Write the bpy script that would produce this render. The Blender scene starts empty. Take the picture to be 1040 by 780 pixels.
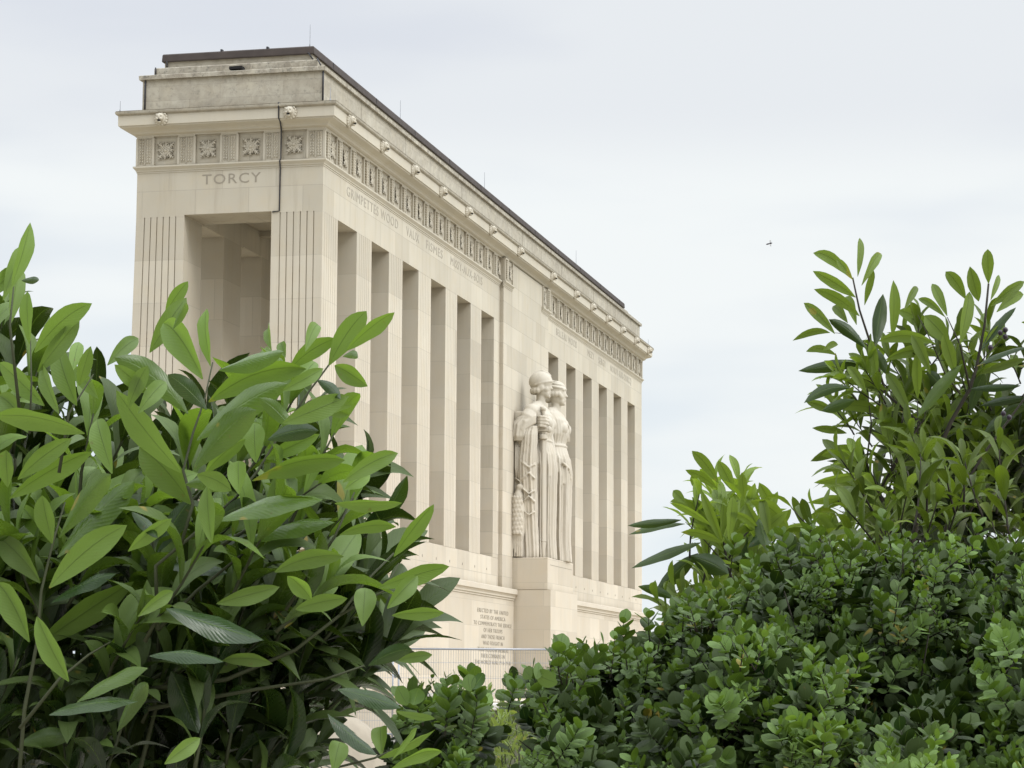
import bpy, math, random
import numpy as np
from mathutils import Vector, Matrix
random.seed(7)
RNG = np.random.default_rng(11)
C = bpy.context.scene.collection
SC = bpy.context.scene

# ---------------------------------------------------------------- camera frame (metres, z = 0 at the slot tops)
FPX = 2513.34
CAM = np.array([19.4816, -61.0630, -12.5199])
FW = np.array([-0.22705147, 0.9660212, 0.12349359])
RT = np.array([0.97360017, 0.22820781, 0.00488908])
UP = np.array([0.02345925, -0.12134345, 0.99233333])
GROUND = -14.12

def at(u, v, d):
    """a point d metres in front of the viewpoint, in the direction of photo position (u, v)"""
    return CAM + FW*d + RT*((u-520)/FPX*d) + UP*((390-v)/FPX*d)

# ---------------------------------------------------------------- object helpers
def tag(o, label=None, cat=None, group=None, kind=None):
    if label: o['label'] = label
    if cat: o['category'] = cat
    if group: o['group'] = group
    if kind: o['kind'] = kind
    return o

def thing(name, label, cat, loc=(0, 0, 0), group=None):
    o = bpy.data.objects.new(name, None); C.objects.link(o)
    o.location = loc; o.empty_display_size = .3
    return tag(o, label, cat, group)

def rawmesh(name, V, F, smooth=False):
    m = bpy.data.meshes.new(name)
    m.from_pydata([tuple(map(float, v)) for v in V], [], [tuple(f) for f in F])
    if smooth: m.polygons.foreach_set('use_smooth', [True]*len(m.polygons))
    m.update()
    return m

def link(name, me, mat, parent=None, loc=None):
    o = bpy.data.objects.new(name, me); C.objects.link(o)
    if mat is not None and not me.materials: me.materials.append(mat)
    if parent is not None:
        o.parent = parent
        o.matrix_parent_inverse = Matrix.Identity(4)
        pl = Vector(parent.location)
        if parent.parent is not None: pl = pl + Vector(parent.parent.location)
        o.location = (Vector(loc) - pl) if loc is not None else -pl
    elif loc is not None: o.location = loc
    return o

class MB:
    def __init__(s): s.V = []; s.F = []
    def add(s, V, F):
        b = len(s.V); s.V.extend([tuple(v) for v in V]); s.F.extend([tuple(i+b for i in f) for f in F]); return s
    def box(s, x0, x1, y0, y1, z0, z1):
        V = [(x, y, z) for z in (z0, z1) for y in (y0, y1) for x in (x0, x1)]
        return s.add(V, [(0,2,3,1), (4,5,7,6), (0,1,5,4), (2,6,7,3), (0,4,6,2), (1,3,7,5)])
    def prism(s, poly, z0, z1):
        n = len(poly)
        V = [(x, y, z0) for x, y in poly] + [(x, y, z1) for x, y in poly]
        F = [(i, (i+1) % n, n+(i+1) % n, n+i) for i in range(n)] + [tuple(range(n-1, -1, -1)), tuple(range(n, 2*n))]
        return s.add(V, F)
    def rings(s, R, closed=True, caps=(True, True)):
        """loft a list of rings with the same number of points"""
        n = len(R[0]); b = len(s.V)
        for r in R: s.V.extend([tuple(p) for p in r])
        for k in range(len(R)-1):
            for i in range(n if closed else n-1):
                j = (i+1) % n
                s.F.append((b+k*n+i, b+k*n+j, b+(k+1)*n+j, b+(k+1)*n+i))
        if caps[0]: s.F.append(tuple(b+i for i in range(n-1, -1, -1)))
        if caps[1]: s.F.append(tuple(b+(len(R)-1)*n+i for i in range(n)))
        return s
    def rect_ring(s, prof, x0, x1, y0, y1, caps=(True, True)):
        """sweep a profile [(projection, z)...] round a rectangle"""
        return s.rings([[(x0-p, y0-p, z), (x1+p, y0-p, z), (x1+p, y1+p, z), (x0-p, y1+p, z)] for p, z in prof], caps=caps)
    def tube(s, pts, rad, n=6):
        pts = [Vector(p) for p in pts]
        if not isinstance(rad, (list, tuple)): rad = [rad]*len(pts)
        R = []; prev = None
        for i, p in enumerate(pts):
            t = (pts[min(i+1, len(pts)-1)] - pts[max(i-1, 0)]).normalized()
            a = prev if prev is not None else (Vector((0, 0, 1)) if abs(t.z) < .9 else Vector((1, 0, 0)))
            a = (a - t*a.dot(t)).normalized(); prev = a; b = t.cross(a)
            R.append([p + (a*math.cos(q*2*math.pi/n) + b*math.sin(q*2*math.pi/n))*rad[i] for q in range(n)])
        return s.rings(R)
    def ellipsoid(s, c, r, nu=20, nv=12, rot=None):
        R = []
        for k in range(nv+1):
            ph = math.pi*(k/nv) if 0 < k < nv else (1e-3 if k == 0 else math.pi-1e-3)
            ring = []
            for q in range(nu):
                th = 2*math.pi*q/nu
                v = Vector((r[0]*math.sin(ph)*math.cos(th), r[1]*math.sin(ph)*math.sin(th), -r[2]*math.cos(ph)))
                if rot is not None: v = rot @ v
                ring.append(Vector(c)+v)
            R.append(ring)
        return s.rings(R)
    def mesh(s, name, smooth=False): return rawmesh(name, s.V, s.F, smooth)
    def build(s, name, mat, parent=None, smooth=False, loc=None):
        return link(name, s.mesh(name, smooth), mat, parent, loc)

def bevelled(o, w=.012, seg=1):
    b = o.modifiers.new('edge', 'BEVEL'); b.width = w; b.segments = seg; b.limit_method = 'ANGLE'; b.angle_limit = math.radians(50)
    return o

# ---------------------------------------------------------------- materials
class NT:
    def __init__(s, name):
        s.m = bpy.data.materials.new(name); s.m.use_nodes = True
        s.t = s.m.node_tree; s.t.nodes.clear()
        s.out = s.n('ShaderNodeOutputMaterial')
    def n(s, typ, **kw):
        x = s.t.nodes.new(typ)
        for k, v in kw.items(): setattr(x, k, v)
        return x
    def l(s, a, b): s.t.links.new(a, b)
    def val(s, sock, v):
        if hasattr(v, 'is_output') or isinstance(v, bpy.types.NodeSocket): s.l(v, sock)
        else: sock.default_value = v
    def math(s, op, a, b=0.0, c=None, clamp=False):
        x = s.n('ShaderNodeMath', operation=op, use_clamp=clamp)
        s.val(x.inputs[0], a); s.val(x.inputs[1], b)
        if c is not None: s.val(x.inputs[2], c)
        return x.outputs[0]
    def mix(s, f, a, b, blend='MIX'):
        x = s.n('ShaderNodeMix', data_type='RGBA', blend_type=blend)
        s.val(x.inputs[0], f); s.val(x.inputs[6], a if not isinstance(a, tuple) else (*a, 1)[:4]); s.val(x.inputs[7], b if not isinstance(b, tuple) else (*b, 1)[:4])
        return x.outputs[2]
    def ramp(s, v, a, b, lo=0.0, hi=1.0):
        x = s.n('ShaderNodeMapRange', clamp=True); s.val(x.inputs[0], v)
        x.inputs[1].default_value = a; x.inputs[2].default_value = b; x.inputs[3].default_value = lo; x.inputs[4].default_value = hi
        return x.outputs[0]
    def noise(s, vec, scale, detail=4, rough=.55, dist=0.0):
        x = s.n('ShaderNodeTexNoise'); x.inputs['Scale'].default_value = scale; x.inputs['Detail'].default_value = detail
        x.inputs['Roughness'].default_value = rough; x.inputs['Distortion'].default_value = dist
        if vec is not None: s.l(vec, x.inputs['Vector'])
        return x.outputs[0]
    def scaled(s, vec, sc):
        x = s.n('ShaderNodeMapping'); s.l(vec, x.inputs[0]); x.inputs[3].default_value = sc; return x.outputs[0]
    def bump(s, h, strength=.3, dist=.01, normal=None):
        x = s.n('ShaderNodeBump'); x.inputs['Strength'].default_value = strength; x.inputs['Distance'].default_value = dist
        s.l(h, x.inputs['Height'])
        if normal is not None: s.l(normal, x.inputs['Normal'])
        return x.outputs[0]
    def principled(s, col, rough=.8, normal=None, spec=.3, metal=0.0):
        p = s.n('ShaderNodeBsdfPrincipled'); s.val(p.inputs['Base Color'], col if not isinstance(col, tuple) else (*col, 1)[:4])
        s.val(p.inputs['Roughness'], rough); p.inputs['Specular IOR Level'].default_value = spec; p.inputs['Metallic'].default_value = metal
        if normal is not None: s.l(normal, p.inputs['Normal'])
        return p

def stone(name, base=(.475, .443, .378), blocks=True, dirt=.35, course=.72, blen=1.5, grey=.0, rough_bump=.25, joint=.95, shift=0.0, aod=.22):
    t = NT(name)
    geo = t.n('ShaderNodeNewGeometry'); pos = geo.outputs['Position']; nor = geo.outputs['Normal']
    sx = t.n('ShaderNodeSeparateXYZ'); t.l(pos, sx.inputs[0]); sn = t.n('ShaderNodeSeparateXYZ'); t.l(nor, sn.inputs[0])
    fx = t.math('GREATER_THAN', t.math('ABSOLUTE', sn.outputs[0]), .7)
    h = t.n('ShaderNodeMix', data_type='FLOAT'); t.l(fx, h.inputs[0]); t.l(sx.outputs[0], h.inputs[2]); t.l(sx.outputs[1], h.inputs[3])
    cb = t.n('ShaderNodeCombineXYZ'); t.l(t.math('ADD', h.outputs[0], 7.3+shift), cb.inputs[0]); t.l(t.math('ADD', sx.outputs[2], .02), cb.inputs[1])
    big = t.noise(pos, .35, 3, .6); mid = t.noise(pos, 1.7, 5, .65, .4); fine = t.noise(pos, 26, 4, .7)
    strk = t.noise(t.scaled(pos, (3.2, 3.2, .22)), 1.0, 5, .65)
    col = t.mix(t.ramp(big, .3, .7), tuple(c*.93 for c in base), tuple(c*1.06 for c in base))
    warm = (base[0]*1.03, base[1]*.97, base[2]*.87)
    col = t.mix(t.ramp(mid, .45, .75, 0, .45), col, warm)
    col = t.mix(t.ramp(strk, .52, .8, 0, dirt), col, (base[0]*.66, base[1]*.63, base[2]*.58))
    hgt = t.math('MULTIPLY', fine, .25)
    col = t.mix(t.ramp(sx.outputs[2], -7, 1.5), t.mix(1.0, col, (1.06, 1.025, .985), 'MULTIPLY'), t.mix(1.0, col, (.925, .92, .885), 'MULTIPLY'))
    if blocks:
        br = t.n('ShaderNodeTexBrick'); br.offset = .5; br.offset_frequency = 2; br.squash = 1
        t.l(cb.outputs[0], br.inputs['Vector'])
        br.inputs['Color1'].default_value = (0, 0, 0, 1); br.inputs['Color2'].default_value = (1, 1, 1, 1); br.inputs['Mortar'].default_value = (.5, .5, .5, 1)
        br.inputs['Scale'].default_value = 1; br.inputs['Mortar Size'].default_value = .009; br.inputs['Mortar Smooth'].default_value = .3
        br.inputs['Brick Width'].default_value = blen; br.inputs['Row Height'].default_value = course
        rv = t.n('ShaderNodeSeparateColor'); t.l(br.outputs['Color'], rv.inputs[0]); r = rv.outputs[0]
        col = t.mix(t.ramp(r, 0, 1, 0, 1), t.mix(1.0, col, (.90, .89, .875), 'MULTIPLY'), t.mix(1.0, col, (1.06, 1.06, 1.055), 'MULTIPLY'))
        col = t.mix(t.math('MULTIPLY', br.outputs['Fac'], joint*.55), col, tuple(c*.55 for c in base))
        hgt = t.math('SUBTRACT', hgt, t.math('MULTIPLY', br.outputs['Fac'], .8))
    if grey > 0:
        lich = t.noise(pos, 3.3, 8, .72, .6)
        col = t.mix(t.ramp(lich, .40, .60, 0, grey), col, (.20, .175, .14))
        spots = t.noise(pos, 9, 6, .75)
        col = t.mix(t.ramp(spots, .54, .64, 0, grey*.9), col, (.10, .098, .088))
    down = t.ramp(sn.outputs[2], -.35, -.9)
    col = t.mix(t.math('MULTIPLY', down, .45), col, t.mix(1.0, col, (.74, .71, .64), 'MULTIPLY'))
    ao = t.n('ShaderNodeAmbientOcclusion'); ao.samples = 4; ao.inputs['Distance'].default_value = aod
    crevice_shade = t.math('MULTIPLY', t.ramp(ao.outputs['AO'], .35, .95, 1, 0), t.ramp(mid, .25, .7, .45, 1))
    col = t.mix(t.math('MULTIPLY', crevice_shade, .62), col, (base[0]*.46, base[1]*.41, base[2]*.33))  # contact shading in crevices, painted into the stone colour
    nm = t.bump(hgt, rough_bump, .02)
    p = t.principled(col, t.ramp(mid, .3, .7, .82, .95), nm, .2)
    t.l(p.outputs[0], t.out.inputs[0])
    return t.m

def plain(name, col, rough=.7, metal=0.0, var=.15, scale=8, spec=.3):
    t = NT(name); tc = t.n('ShaderNodeNewGeometry').outputs['Position']
    n = t.noise(tc, scale, 5, .6)
    c = t.mix(n, tuple(x*(1-var) for x in col), tuple(x*(1+var) for x in col))
    p = t.principled(c, rough, t.bump(n, .2, .01), spec, metal); t.l(p.outputs[0], t.out.inputs[0]); return t.m

def leafmat(name, dark, young, under, trans, rough=(.28, .45), rib=.05, veins=16, tmix=.33, spec=.5):
    t = NT(name)
    at_ = t.n('ShaderNodeAttribute', attribute_name='tone'); sc = t.n('ShaderNodeSeparateColor'); t.l(at_.outputs['Color'], sc.inputs[0])
    uv = t.n('ShaderNodeUVMap', uv_map='leaf'); su = t.n('ShaderNodeSeparateXYZ'); t.l(uv.outputs[0], su.inputs[0])
    a = t.math('ABSOLUTE', t.math('SUBTRACT', su.outputs[1], .5))      # 0 on the midrib, .5 on the edge
    back = t.n('ShaderNodeNewGeometry').outputs['Backfacing']
    pos = t.n('ShaderNodeNewGeometry').outputs['Position']
    nz = t.noise(pos, 35, 4, .6)
    top = t.mix(sc.outputs[1], dark, young)
    top = t.mix(t.ramp(nz, .3, .7, 0, .35), top, tuple(x*.7 for x in dark))
    und = t.mix(sc.outputs[0], tuple(x*.78 for x in under), tuple(x*1.15 for x in under))
    col = t.mix(back, top, und)
    bright = t.math('MULTIPLY_ADD', sc.outputs[0], .75, .50)
    hs = t.n('ShaderNodeHueSaturation'); t.l(col, hs.inputs['Color']); t.l(bright, hs.inputs['Value']); col = hs.outputs[0]
    vein = t.math('SINE', t.math('MULTIPLY', t.math('SUBTRACT', su.outputs[0], t.math('MULTIPLY', a, .5)), veins*6.283))
    ribm = t.ramp(a, rib*.2, rib*.75, 1, 0)
    ribc = t.mix(back, tuple(min(1, x*1.15+.01) for x in young), tuple(x*.45 for x in under))
    col = t.mix(t.math('MULTIPLY', ribm, t.math('MULTIPLY_ADD', back, .15, .4)), col, ribc)
    col = t.mix(t.math('MULTIPLY', t.ramp(vein, .6, 1, 0, 1), .10), col, tuple(x*1.2 for x in young))
    # odd yellowed leaves
    ye = t.noise(pos, 22, 1, .4); col = t.mix(t.ramp(ye, .735, .76, 0, .8), col, (.26, .19, .03))
    # a few brown spots and edges
    sp = t.noise(pos, 90, 2, .5); col = t.mix(t.ramp(sp, .72, .76, 0, .6), col, (.10, .06, .02))
    h = t.math('ADD', t.math('MULTIPLY', vein, .12), t.math('ADD', t.math('MULTIPLY', ribm, -.8), t.math('MULTIPLY', nz, .5)))
    nm = t.bump(h, .45, .0012)
    p = t.principled(col, t.math('MAXIMUM', t.ramp(nz, .3, .7, rough[0], rough[1]), t.math('MULTIPLY', back, .6)), nm, spec)
    tr = t.n('ShaderNodeBsdfTranslucent'); tcol = t.mix(sc.outputs[1], tuple(x*.12 for x in trans), trans)
    tcol = t.mix(t.math('MULTIPLY', ribm, .7), tcol, tuple(x*.3 for x in trans))
    t.l(tcol, tr.inputs[0])
    mx = t.n('ShaderNodeMixShader'); mx.inputs[0].default_value = tmix; t.l(p.outputs[0], mx.inputs[1]); t.l(tr.outputs[0], mx.inputs[2])
    t.l(mx.outputs[0], t.out.inputs[0]); return t.m

M = {}
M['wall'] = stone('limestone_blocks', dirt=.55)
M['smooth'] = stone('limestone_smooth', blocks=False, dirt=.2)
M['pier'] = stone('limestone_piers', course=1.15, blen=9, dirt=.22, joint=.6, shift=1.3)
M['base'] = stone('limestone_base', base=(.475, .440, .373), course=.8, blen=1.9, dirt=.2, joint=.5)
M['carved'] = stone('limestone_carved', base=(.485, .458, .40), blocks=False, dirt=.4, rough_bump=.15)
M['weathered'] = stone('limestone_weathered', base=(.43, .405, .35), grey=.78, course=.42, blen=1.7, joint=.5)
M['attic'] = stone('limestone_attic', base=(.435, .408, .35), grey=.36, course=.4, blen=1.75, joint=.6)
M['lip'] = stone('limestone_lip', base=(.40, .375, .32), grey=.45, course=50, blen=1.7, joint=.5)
M['incised'] = plain('incised_shadow', (.25, .225, .18), .95)
M['faint'] = plain('incised_faint', (.315, .29, .24), .95)
M['lead'] = plain('roof_bitumen', (.052, .041, .036), .7, var=.5, scale=2.5)
M['cable'] = plain('dark_cable', (.03, .03, .034), .6)
M['zinc'] = plain('galvanised_steel', (.30, .31, .33), .45, .7, .2, 20)
M['vent'] = plain('vent_hole', (.012, .012, .012), .9)
BOOST_Z, BOOST_S = 2.1, 1.6
# ---------------------------------------------------------------- the monument
W, L = 5.21, 47.15
Y0, PITCH, SW, G0 = 1.36, 3.2, 1.759, 27.69
ZB = -8.06
FD = 1.41                      # depth of the front and back rows
BAY0, BAY1, BP = 19.95, 27.05, .14
mon = thing('monument', 'long pale limestone colonnade monument with tall slots, TORCY carved on its narrow end', 'monument', (-W/2, L/2, GROUND))

def fluted(x0, x1, y0, y1, z0, z1, front=0, end=0, batter=0.0, back=0, ztop=None):
    """pier with vertical grooves: front / end = number of grooves on the +X / -Y face"""
    gw, gd = .030, .03
    def poly(off):
        P = []
        a, b = x0-off, x1
        P.append((a, y0))
        if end:
            w = b-a; m = .24; sp = (w-2*m)/(end-1)
            for k in range(end):
                c = a+m+sp*k
                P += [(c-gw/2, y0), (c-gw*.3, y0+gd), (c+gw*.3, y0+gd), (c+gw/2, y0)]
        P.append((b, y0))
        if front:
            w = y1-y0; m = .2 if end or w < 1.42 else .26; sp = (w-2*m)/(front-1)
            for k in range(front):
                c = y0+m+sp*k
                P += [(b, c-gw*.35), (b-gd*.7, c-gw*.2), (b-gd*.7, c+gw*.2), (b, c+gw*.35)]
        P += [(b, y1), (a, y1)]
        return P
    mb = MB(); lo = poly(batter*(z1-z0)); hi = poly(0)
    mb.rings([[(x, y, z0) for x, y in lo], [(x, y, z1-.0) for x, y in hi]])
    return mb

edges = [0.0]
for g in (Y0, G0):
    for i in range(6): edges += [g+PITCH*i, g+PITCH*i+SW]
edges.append(L)
solid = [(edges[2*i], edges[2*i+1]) for i in range(13)]
for k, (a, b) in enumerate(solid):
    first, last, mid = k == 0, k == 12, k == 6
    if mid:
        MB().box(-FD, 0, a, b, ZB, 0).build('centre_wall', M['wall'], mon)
    else:
        fluted(-FD, 0, a, b, ZB, 0, front=6, end=6 if first else 0).build('pier', M['pier'], mon)
    if mid: MB().box(-W, -W+FD-.05, a, b, ZB, 0).build('centre_wall', M['wall'], mon)
    else: fluted(-W, -W+FD-.05, a, b, ZB, 0, end=6 if first else 0, batter=.016 if first else 0).build('pier', M['pier'], mon)

# platform the piers stand on, base wall, mouldings
bevelled(MB().box(-W-.12, 0, 0, L, -9.06, ZB).build('stylobate', M['wall'], mon))
MB().box(-W-.3, .21, -.21, L+.21, GROUND-.3, -9.3).build('base_wall', M['base'], mon)
mb = MB()
mb.rect_ring([(.21, -9.44), (.235, -9.43), (.235, -9.38), (.27, -9.36), (.27, -9.31), (.30, -9.26), (.345, -9.23), (.345, -9.075), (.31, -9.055), (0.012, -9.02)], -W, 0, 0, L)
mb.build('base_moulding', M['smooth'], mon)
for k in range(-4, 26):
    y = 8.63+1.61*k
    if .5 < y < BAY0-.5 or BAY1+.6 < y < L-.3: MB().box(-.01, .012, y-.022, y+.022, -8.53, -8.46).build('anchor_hole', M['faint'], mon)

# architrave ring with the opening, inner ceiling
mb = MB()
mb.box(-FD, 0, 0, L, 0, 1.32).box(-W, -W+FD-.05, 0, L, 0, 1.32)
mb.box(-W+FD-.05, -FD, 0, 1.46, .035, 1.32).box(-W+FD-.05, -FD, L-1.46, L, .035, 1.32)
mb.build('architrave', M['wall'], mon)
mb = MB(); mb.box(-W+FD-.05, -FD, 1.46, L-1.46, .72, 1.3)
for i in range(14): mb.box(-W+FD-.05, -FD, 2.9+i*3.2, 3.2+i*3.2, .55, .72)
mb.build('ceiling', M['wall'], mon)
bevelled(MB().box(-.02, BP, BAY0, BAY1, -9.04, 2.19).build('centre_bay', M['wall'], mon))
prof = [(0, 1.195), (.012, 1.2), (.012, 1.235), (.03, 1.245), (.035, 1.275), (.055, 1.30), (.085, 1.335), (.095, 1.345), (.095, 1.385), (.03, 1.395)]
mb = MB(); mb.rect_ring(prof, -W, 0, 0, L); mb.build('architrave_moulding', M['smooth'], mon)
for (a, b) in ((BAY0-.08, 21.15), (25.85, BAY1+.08)):
    mb = MB(); R = []
    for y in (a, b): R.append([(BP-.02, y, 1.195)] + [(BP+p, y, z) for p, z in prof] + [(BP-.02, y, 1.395)])
    mb.rings(R); mb.build('architrave_moulding', M['smooth'], mon)

# frieze core, strips and rosettes
MB().rect_ring([(-.02, 1.33), (-.02, 2.3)], -W, 0, 0, L).build('frieze', M['wall'], mon)
def strip_mesh(w=.46, h=.80):
    """upright panel with a raised frame, two rows of overlapping bay leaves; lies in XZ, faces -Y"""
    mb = MB(); t = .045
    mb.box(-w/2, w/2, -t, .02, 0, h)
    mb.box(-w/2-.012, w/2+.012, -t-.022, .02, h-.055, h)
    for s in (-1, 1): mb.box(s*w/2-.03, s*w/2+.03, -t-.015, .02, 0, h-.055)
    n = 9
    for k in range(n):
        z = .05+(h-.13)*k/n
        for s in (-1, 1):
            for q in (0, 1):
                x = s*(.055+.07*q)
                mb.add([(x-.03, -t, z), (x+.03, -t, z), (x+.012*s, -t-.035, z+.05), (x+.045*s, -t-.004, z+.10), (x-.02*s, -t-.004, z+.085)],
                       [(0, 1, 2), (1, 3, 2), (3, 4, 2), (4, 0, 2)])
    mb.box(-.008, .008, -t-.02, -t, .02, h-.07)
    return mb.mesh('leaf_panel')
def rosette_mesh(seed, r=.245):
    """square sunk field of jagged oak leaves radiating from a centre"""
    rr = random.Random(seed); mb = MB()
    mb.box(-r*.86, r*.86, -.002, .02, -r*.86, r*.86)
    for k in range(16):
        a = k*math.pi/8+rr.uniform(-.12, .12); ln = r*(1.22 if k % 4 == 2 else 1.0 if k % 2 else .95)*(1 if k % 2 == 0 else .8)
        dx, dz = math.cos(a), math.sin(a); px, pz = -dz, dx
        N = 5
        for j in range(N):
            t0 = .14+.86*j/N; t1 = .14+.86*(j+1)/N; wv = r*(.25 if k % 2 else .36)*math.sin(math.pi*min(.97, .15+.8*t0))*(1.2 if j % 2 else .75)
            c0 = (dx*ln*t0, dz*ln*t0); c1 = (dx*ln*t1, dz*ln*t1)
            a0 = (c0[0]+px*wv*.6, c0[1]+pz*wv*.6); b0 = (c0[0]-px*wv*.6, c0[1]-pz*wv*.6)
            a1 = (c1[0]+px*wv, c1[1]+pz*wv); b1 = (c1[0]-px*wv, c1[1]-pz*wv)
            mb.add([(a0[0], -.012, a0[1]), (b0[0], -.012, b0[1]), (a1[0], -.04, a1[1]), (b1[0], -.04, b1[1]), (c0[0], -.055, c0[1]), (c1[0], -.05, c1[1])],
                   [(0, 4, 5, 2), (4, 1, 3, 5), (0, 2, 5), (1, 5, 3)])
    mb.ellipsoid((0, -.03, 0), (.045, .045, .045), 8, 6)
    return mb.mesh('rosette')
SM = strip_mesh(); RM = [rosette_mesh(i) for i in range(4)]
for m_ in [SM]+RM: m_.materials.append(M['smooth'])
RMAT = stone('rosette_gap_shade', base=(.31, .285, .235), blocks=False, dirt=.5)  # darker copy of the stone, painting deep-cut shade between the leaves
for m_ in RM:
    m_.materials.append(RMAT)
    for p_ in m_.polygons: p_.material_index = 1 if p_.center.y > -.03 and abs(p_.center.x) < .02 and abs(p_.center.z) < .02 else 0
def place(me, name, loc, face):
    o = link(name, me, None, mon, loc)
    o.rotation_euler = (0, 0, 0 if face == 'end' else math.radians(90)); return o
ZS, ZR = 1.40, 1.80
for k in range(5): place(SM, 'leaf_panel', (-5.02+1.205*k if k else -4.985, .018, ZS), 'end')
for k in range(4): place(RM[k % 4], 'rosette', (-4.41+1.2*k, .012, ZR), 'end')
for sgn in (0, 1):
    for k in range(16):
        yc = .235 if k == 0 else 1.30+1.276*(k-1)
        if yc > 19.6: continue
        y = yc if not sgn else L-yc
        place(SM, 'leaf_panel', (-.018, y, ZS), 'front')
        yr = .755 if k == 0 else yc+.62
        if yr < 19.8: place(RM[k % 4], 'rosette', (-.012, yr if not sgn else L-yr, ZR), 'front')
    yc = 20.2; y = yc if not sgn else L-yc
    place(SM, 'leaf_panel', (BP-.002, y, ZS), 'front'); yr = 20.82; place(RM[1], 'rosette', (BP+.002, yr if not sgn else L-yr, ZR), 'front')
    e = MB().box(BP-.01, BP+.05, *(sorted((21.1 if not sgn else L-21.1, 21.17 if not sgn else L-21.17))), 1.40, 2.19); e.build('frieze_edge', M['smooth'], mon)

# cornice
mb = MB()
mb.rect_ring([(-.02, 2.19), (.05, 2.19), (.06, 2.225), (.10, 2.235), (.145, 2.26), (.16, 2.30), (.20, 2.335), (.29, 2.37), (.375, 2.395), (.385, 2.43), (.415, 2.435), (.415, 2.70), (.38, 2.72)], -W, 0, 0, L)
mb.build('cornice', M['smooth'], mon)
mb = MB(); mb.rect_ring([(.36, 2.701), (.417, 2.702), (.425, 2.715), (.45, 2.725), (.475, 2.75), (.485, 2.80), (.47, 2.812), (.2, 2.86)], -W, 0, 0, L); mb.build('cornice_lip', M['lip'], mon)
mb = MB(); mb.rect_ring([(.462, 2.815), (.474, 2.828), (-.06, 2.945), (-.07, 2.95)], -W, 0, 0, L); mb.build('cornice_top', M['weathered'], mon)
# attic and stepped roof
mb = MB(); mb.rect_ring([(-.07, 2.92), (-.07, 3.765)], -W, 0, 0, L); mb.build('attic_wall', M['attic'], mon)
mb = MB(); mb.rect_ring([(-.04, 3.765), (.012, 3.775), (.018, 3.88), (-.005, 3.895), (-.30, 3.93)], -W, 0, 0, L); mb.build('coping', M['weathered'], mon)
mb = MB(); mb.rect_ring([(-.30, 3.90), (-.30, 4.14), (-.32, 4.16), (-.52, 4.18)], -W, 0, 0, L); mb.build('roof_step', M['weathered'], mon)
mb = MB(); mb.rect_ring([(-.515, 4.15), (-.515, 4.37)], -W, 0, 0, L); mb.build('upper_step', M['attic'], mon)
mb = MB(); mb.rect_ring([(-.50, 4.36), (-.455, 4.36), (-.45, 4.385), (-.46, 4.545), (-.48, 4.575), (-.9, 4.60)], -W, 0, 0, L-1.2); rf = mb.build('roof', M['lead'], mon)
mb = MB()
for k in range(11): MB().box(-.47, -.445, 2.2+4.2*k, 2.225+4.2*k, 4.385, 4.55).build('lead_seam', M['cable'], rf)
for k in range(2): MB().box(-3.1+1.3*k, -3.05+1.3*k, .47, .6, 4.57, 4.63).build('roof_clip', M['cable'], rf)
mb = MB()
for y in (3.6, 8.2, 14.9, 23.6, 30.3, 36.5, 41.2): mb.box(-.08, -.063, y, y+.025, 2.95, 3.765)
mb.build('attic_joint', M['incised'], mon)
MB().box(-2.69, -2.33, .05, .31, 3.955, 4.03).build('vent', M['vent'], mon)

# lightning conductors: cable and rods
def strap(mb, pts, w=.022):
    mb.tube(pts, w, 5)
for P_, w_ in (([(-.055, .05, 2.97), (-.055, .05, 3.9)], .026), ([(-5.06, .05, 2.97), (-5.06, .05, 3.9)], .024), ([(-.31, .30, 4.18), (-.12, .03, 3.92)], .02), ([(-.62, .46, 4.40), (-.46, .42, 4.19)], .02),
               ([(-4.62, .48, 4.2), (-4.62, .46, 4.38)], .02), ([(-4.86, .28, 3.95), (-4.87, .28, 4.17)], .02)):
    MB().tube(P_, w_, 5).build('lightning_cable', M['cable'], mon, True)
mb = MB(); strap(mb, [(-1.11, -.03, 2.90), (-1.11, -.478, 2.83), (-1.11, -.46, 2.71), (-1.11, -.43, 2.69), (-1.11, -.43, 2.43), (-1.11, -.30, 2.37), (-1.13, -.165, 2.25), (-1.15, -.075, 2.19), (-1.15, -.075, 1.42),
           (-1.17, -.11, 1.36), (-1.18, -.02, 1.19), (-1.19, -.014, .03), (-1.38, -.014, .012)], .019)
mb.build('lightning_cable', M['cable'], mon, True)
for (x, y, z, h) in ((-5.58, -.40, 2.82, .30), (.30, -.42, 2.82, .36), (.36, L-.3, 2.84, .3), (-.62, .62, 4.6, .62), (-.6, 9.45, 4.6, .62), (-.6, 20.1, 4.6, .62), (-.6, 35.6, 4.6, .62)):
    MB().tube([(x, y, z), (x, y, z+.06), (x, y, z+.061), (x, y, z+h)], [.022, .02, .009, .006], 5).build('lightning_rod', M['zinc'], mon)

# lion heads on the cornice
def lion_mesh():
    mb = MB()
    for k in range(14):                              # mane
        a = k*2*math.pi/14; mb.ellipsoid((.15*math.cos(a), -.02, .15*math.sin(a)), (.05, .05, .05), 8, 6)
    mb.ellipsoid((0, -.03, 0), (.155, .11, .155), 14, 10)
    mb.ellipsoid((0, -.11, .02), (.115, .09, .12), 14, 10)
    for s in (-1, 1):
        mb.ellipsoid((s*.05, -.17, .055), (.035, .03, .025), 8, 6)          # brow
        mb.ellipsoid((s*.045, -.185, -.03), (.045, .05, .035), 8, 6)        # cheek
        mb.ellipsoid((s*.12, -.06, .11), (.03, .03, .035), 8, 6)
    mb.ellipsoid((0, -.19, .02), (.028, .035, .06), 8, 6)
    mb.ellipsoid((0, -.15, -.11), (.05, .055, .03), 8, 6)
    return mb.mesh('lion_head', True)
LM = lion_mesh(); LM.materials.append(M['smooth'])
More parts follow.
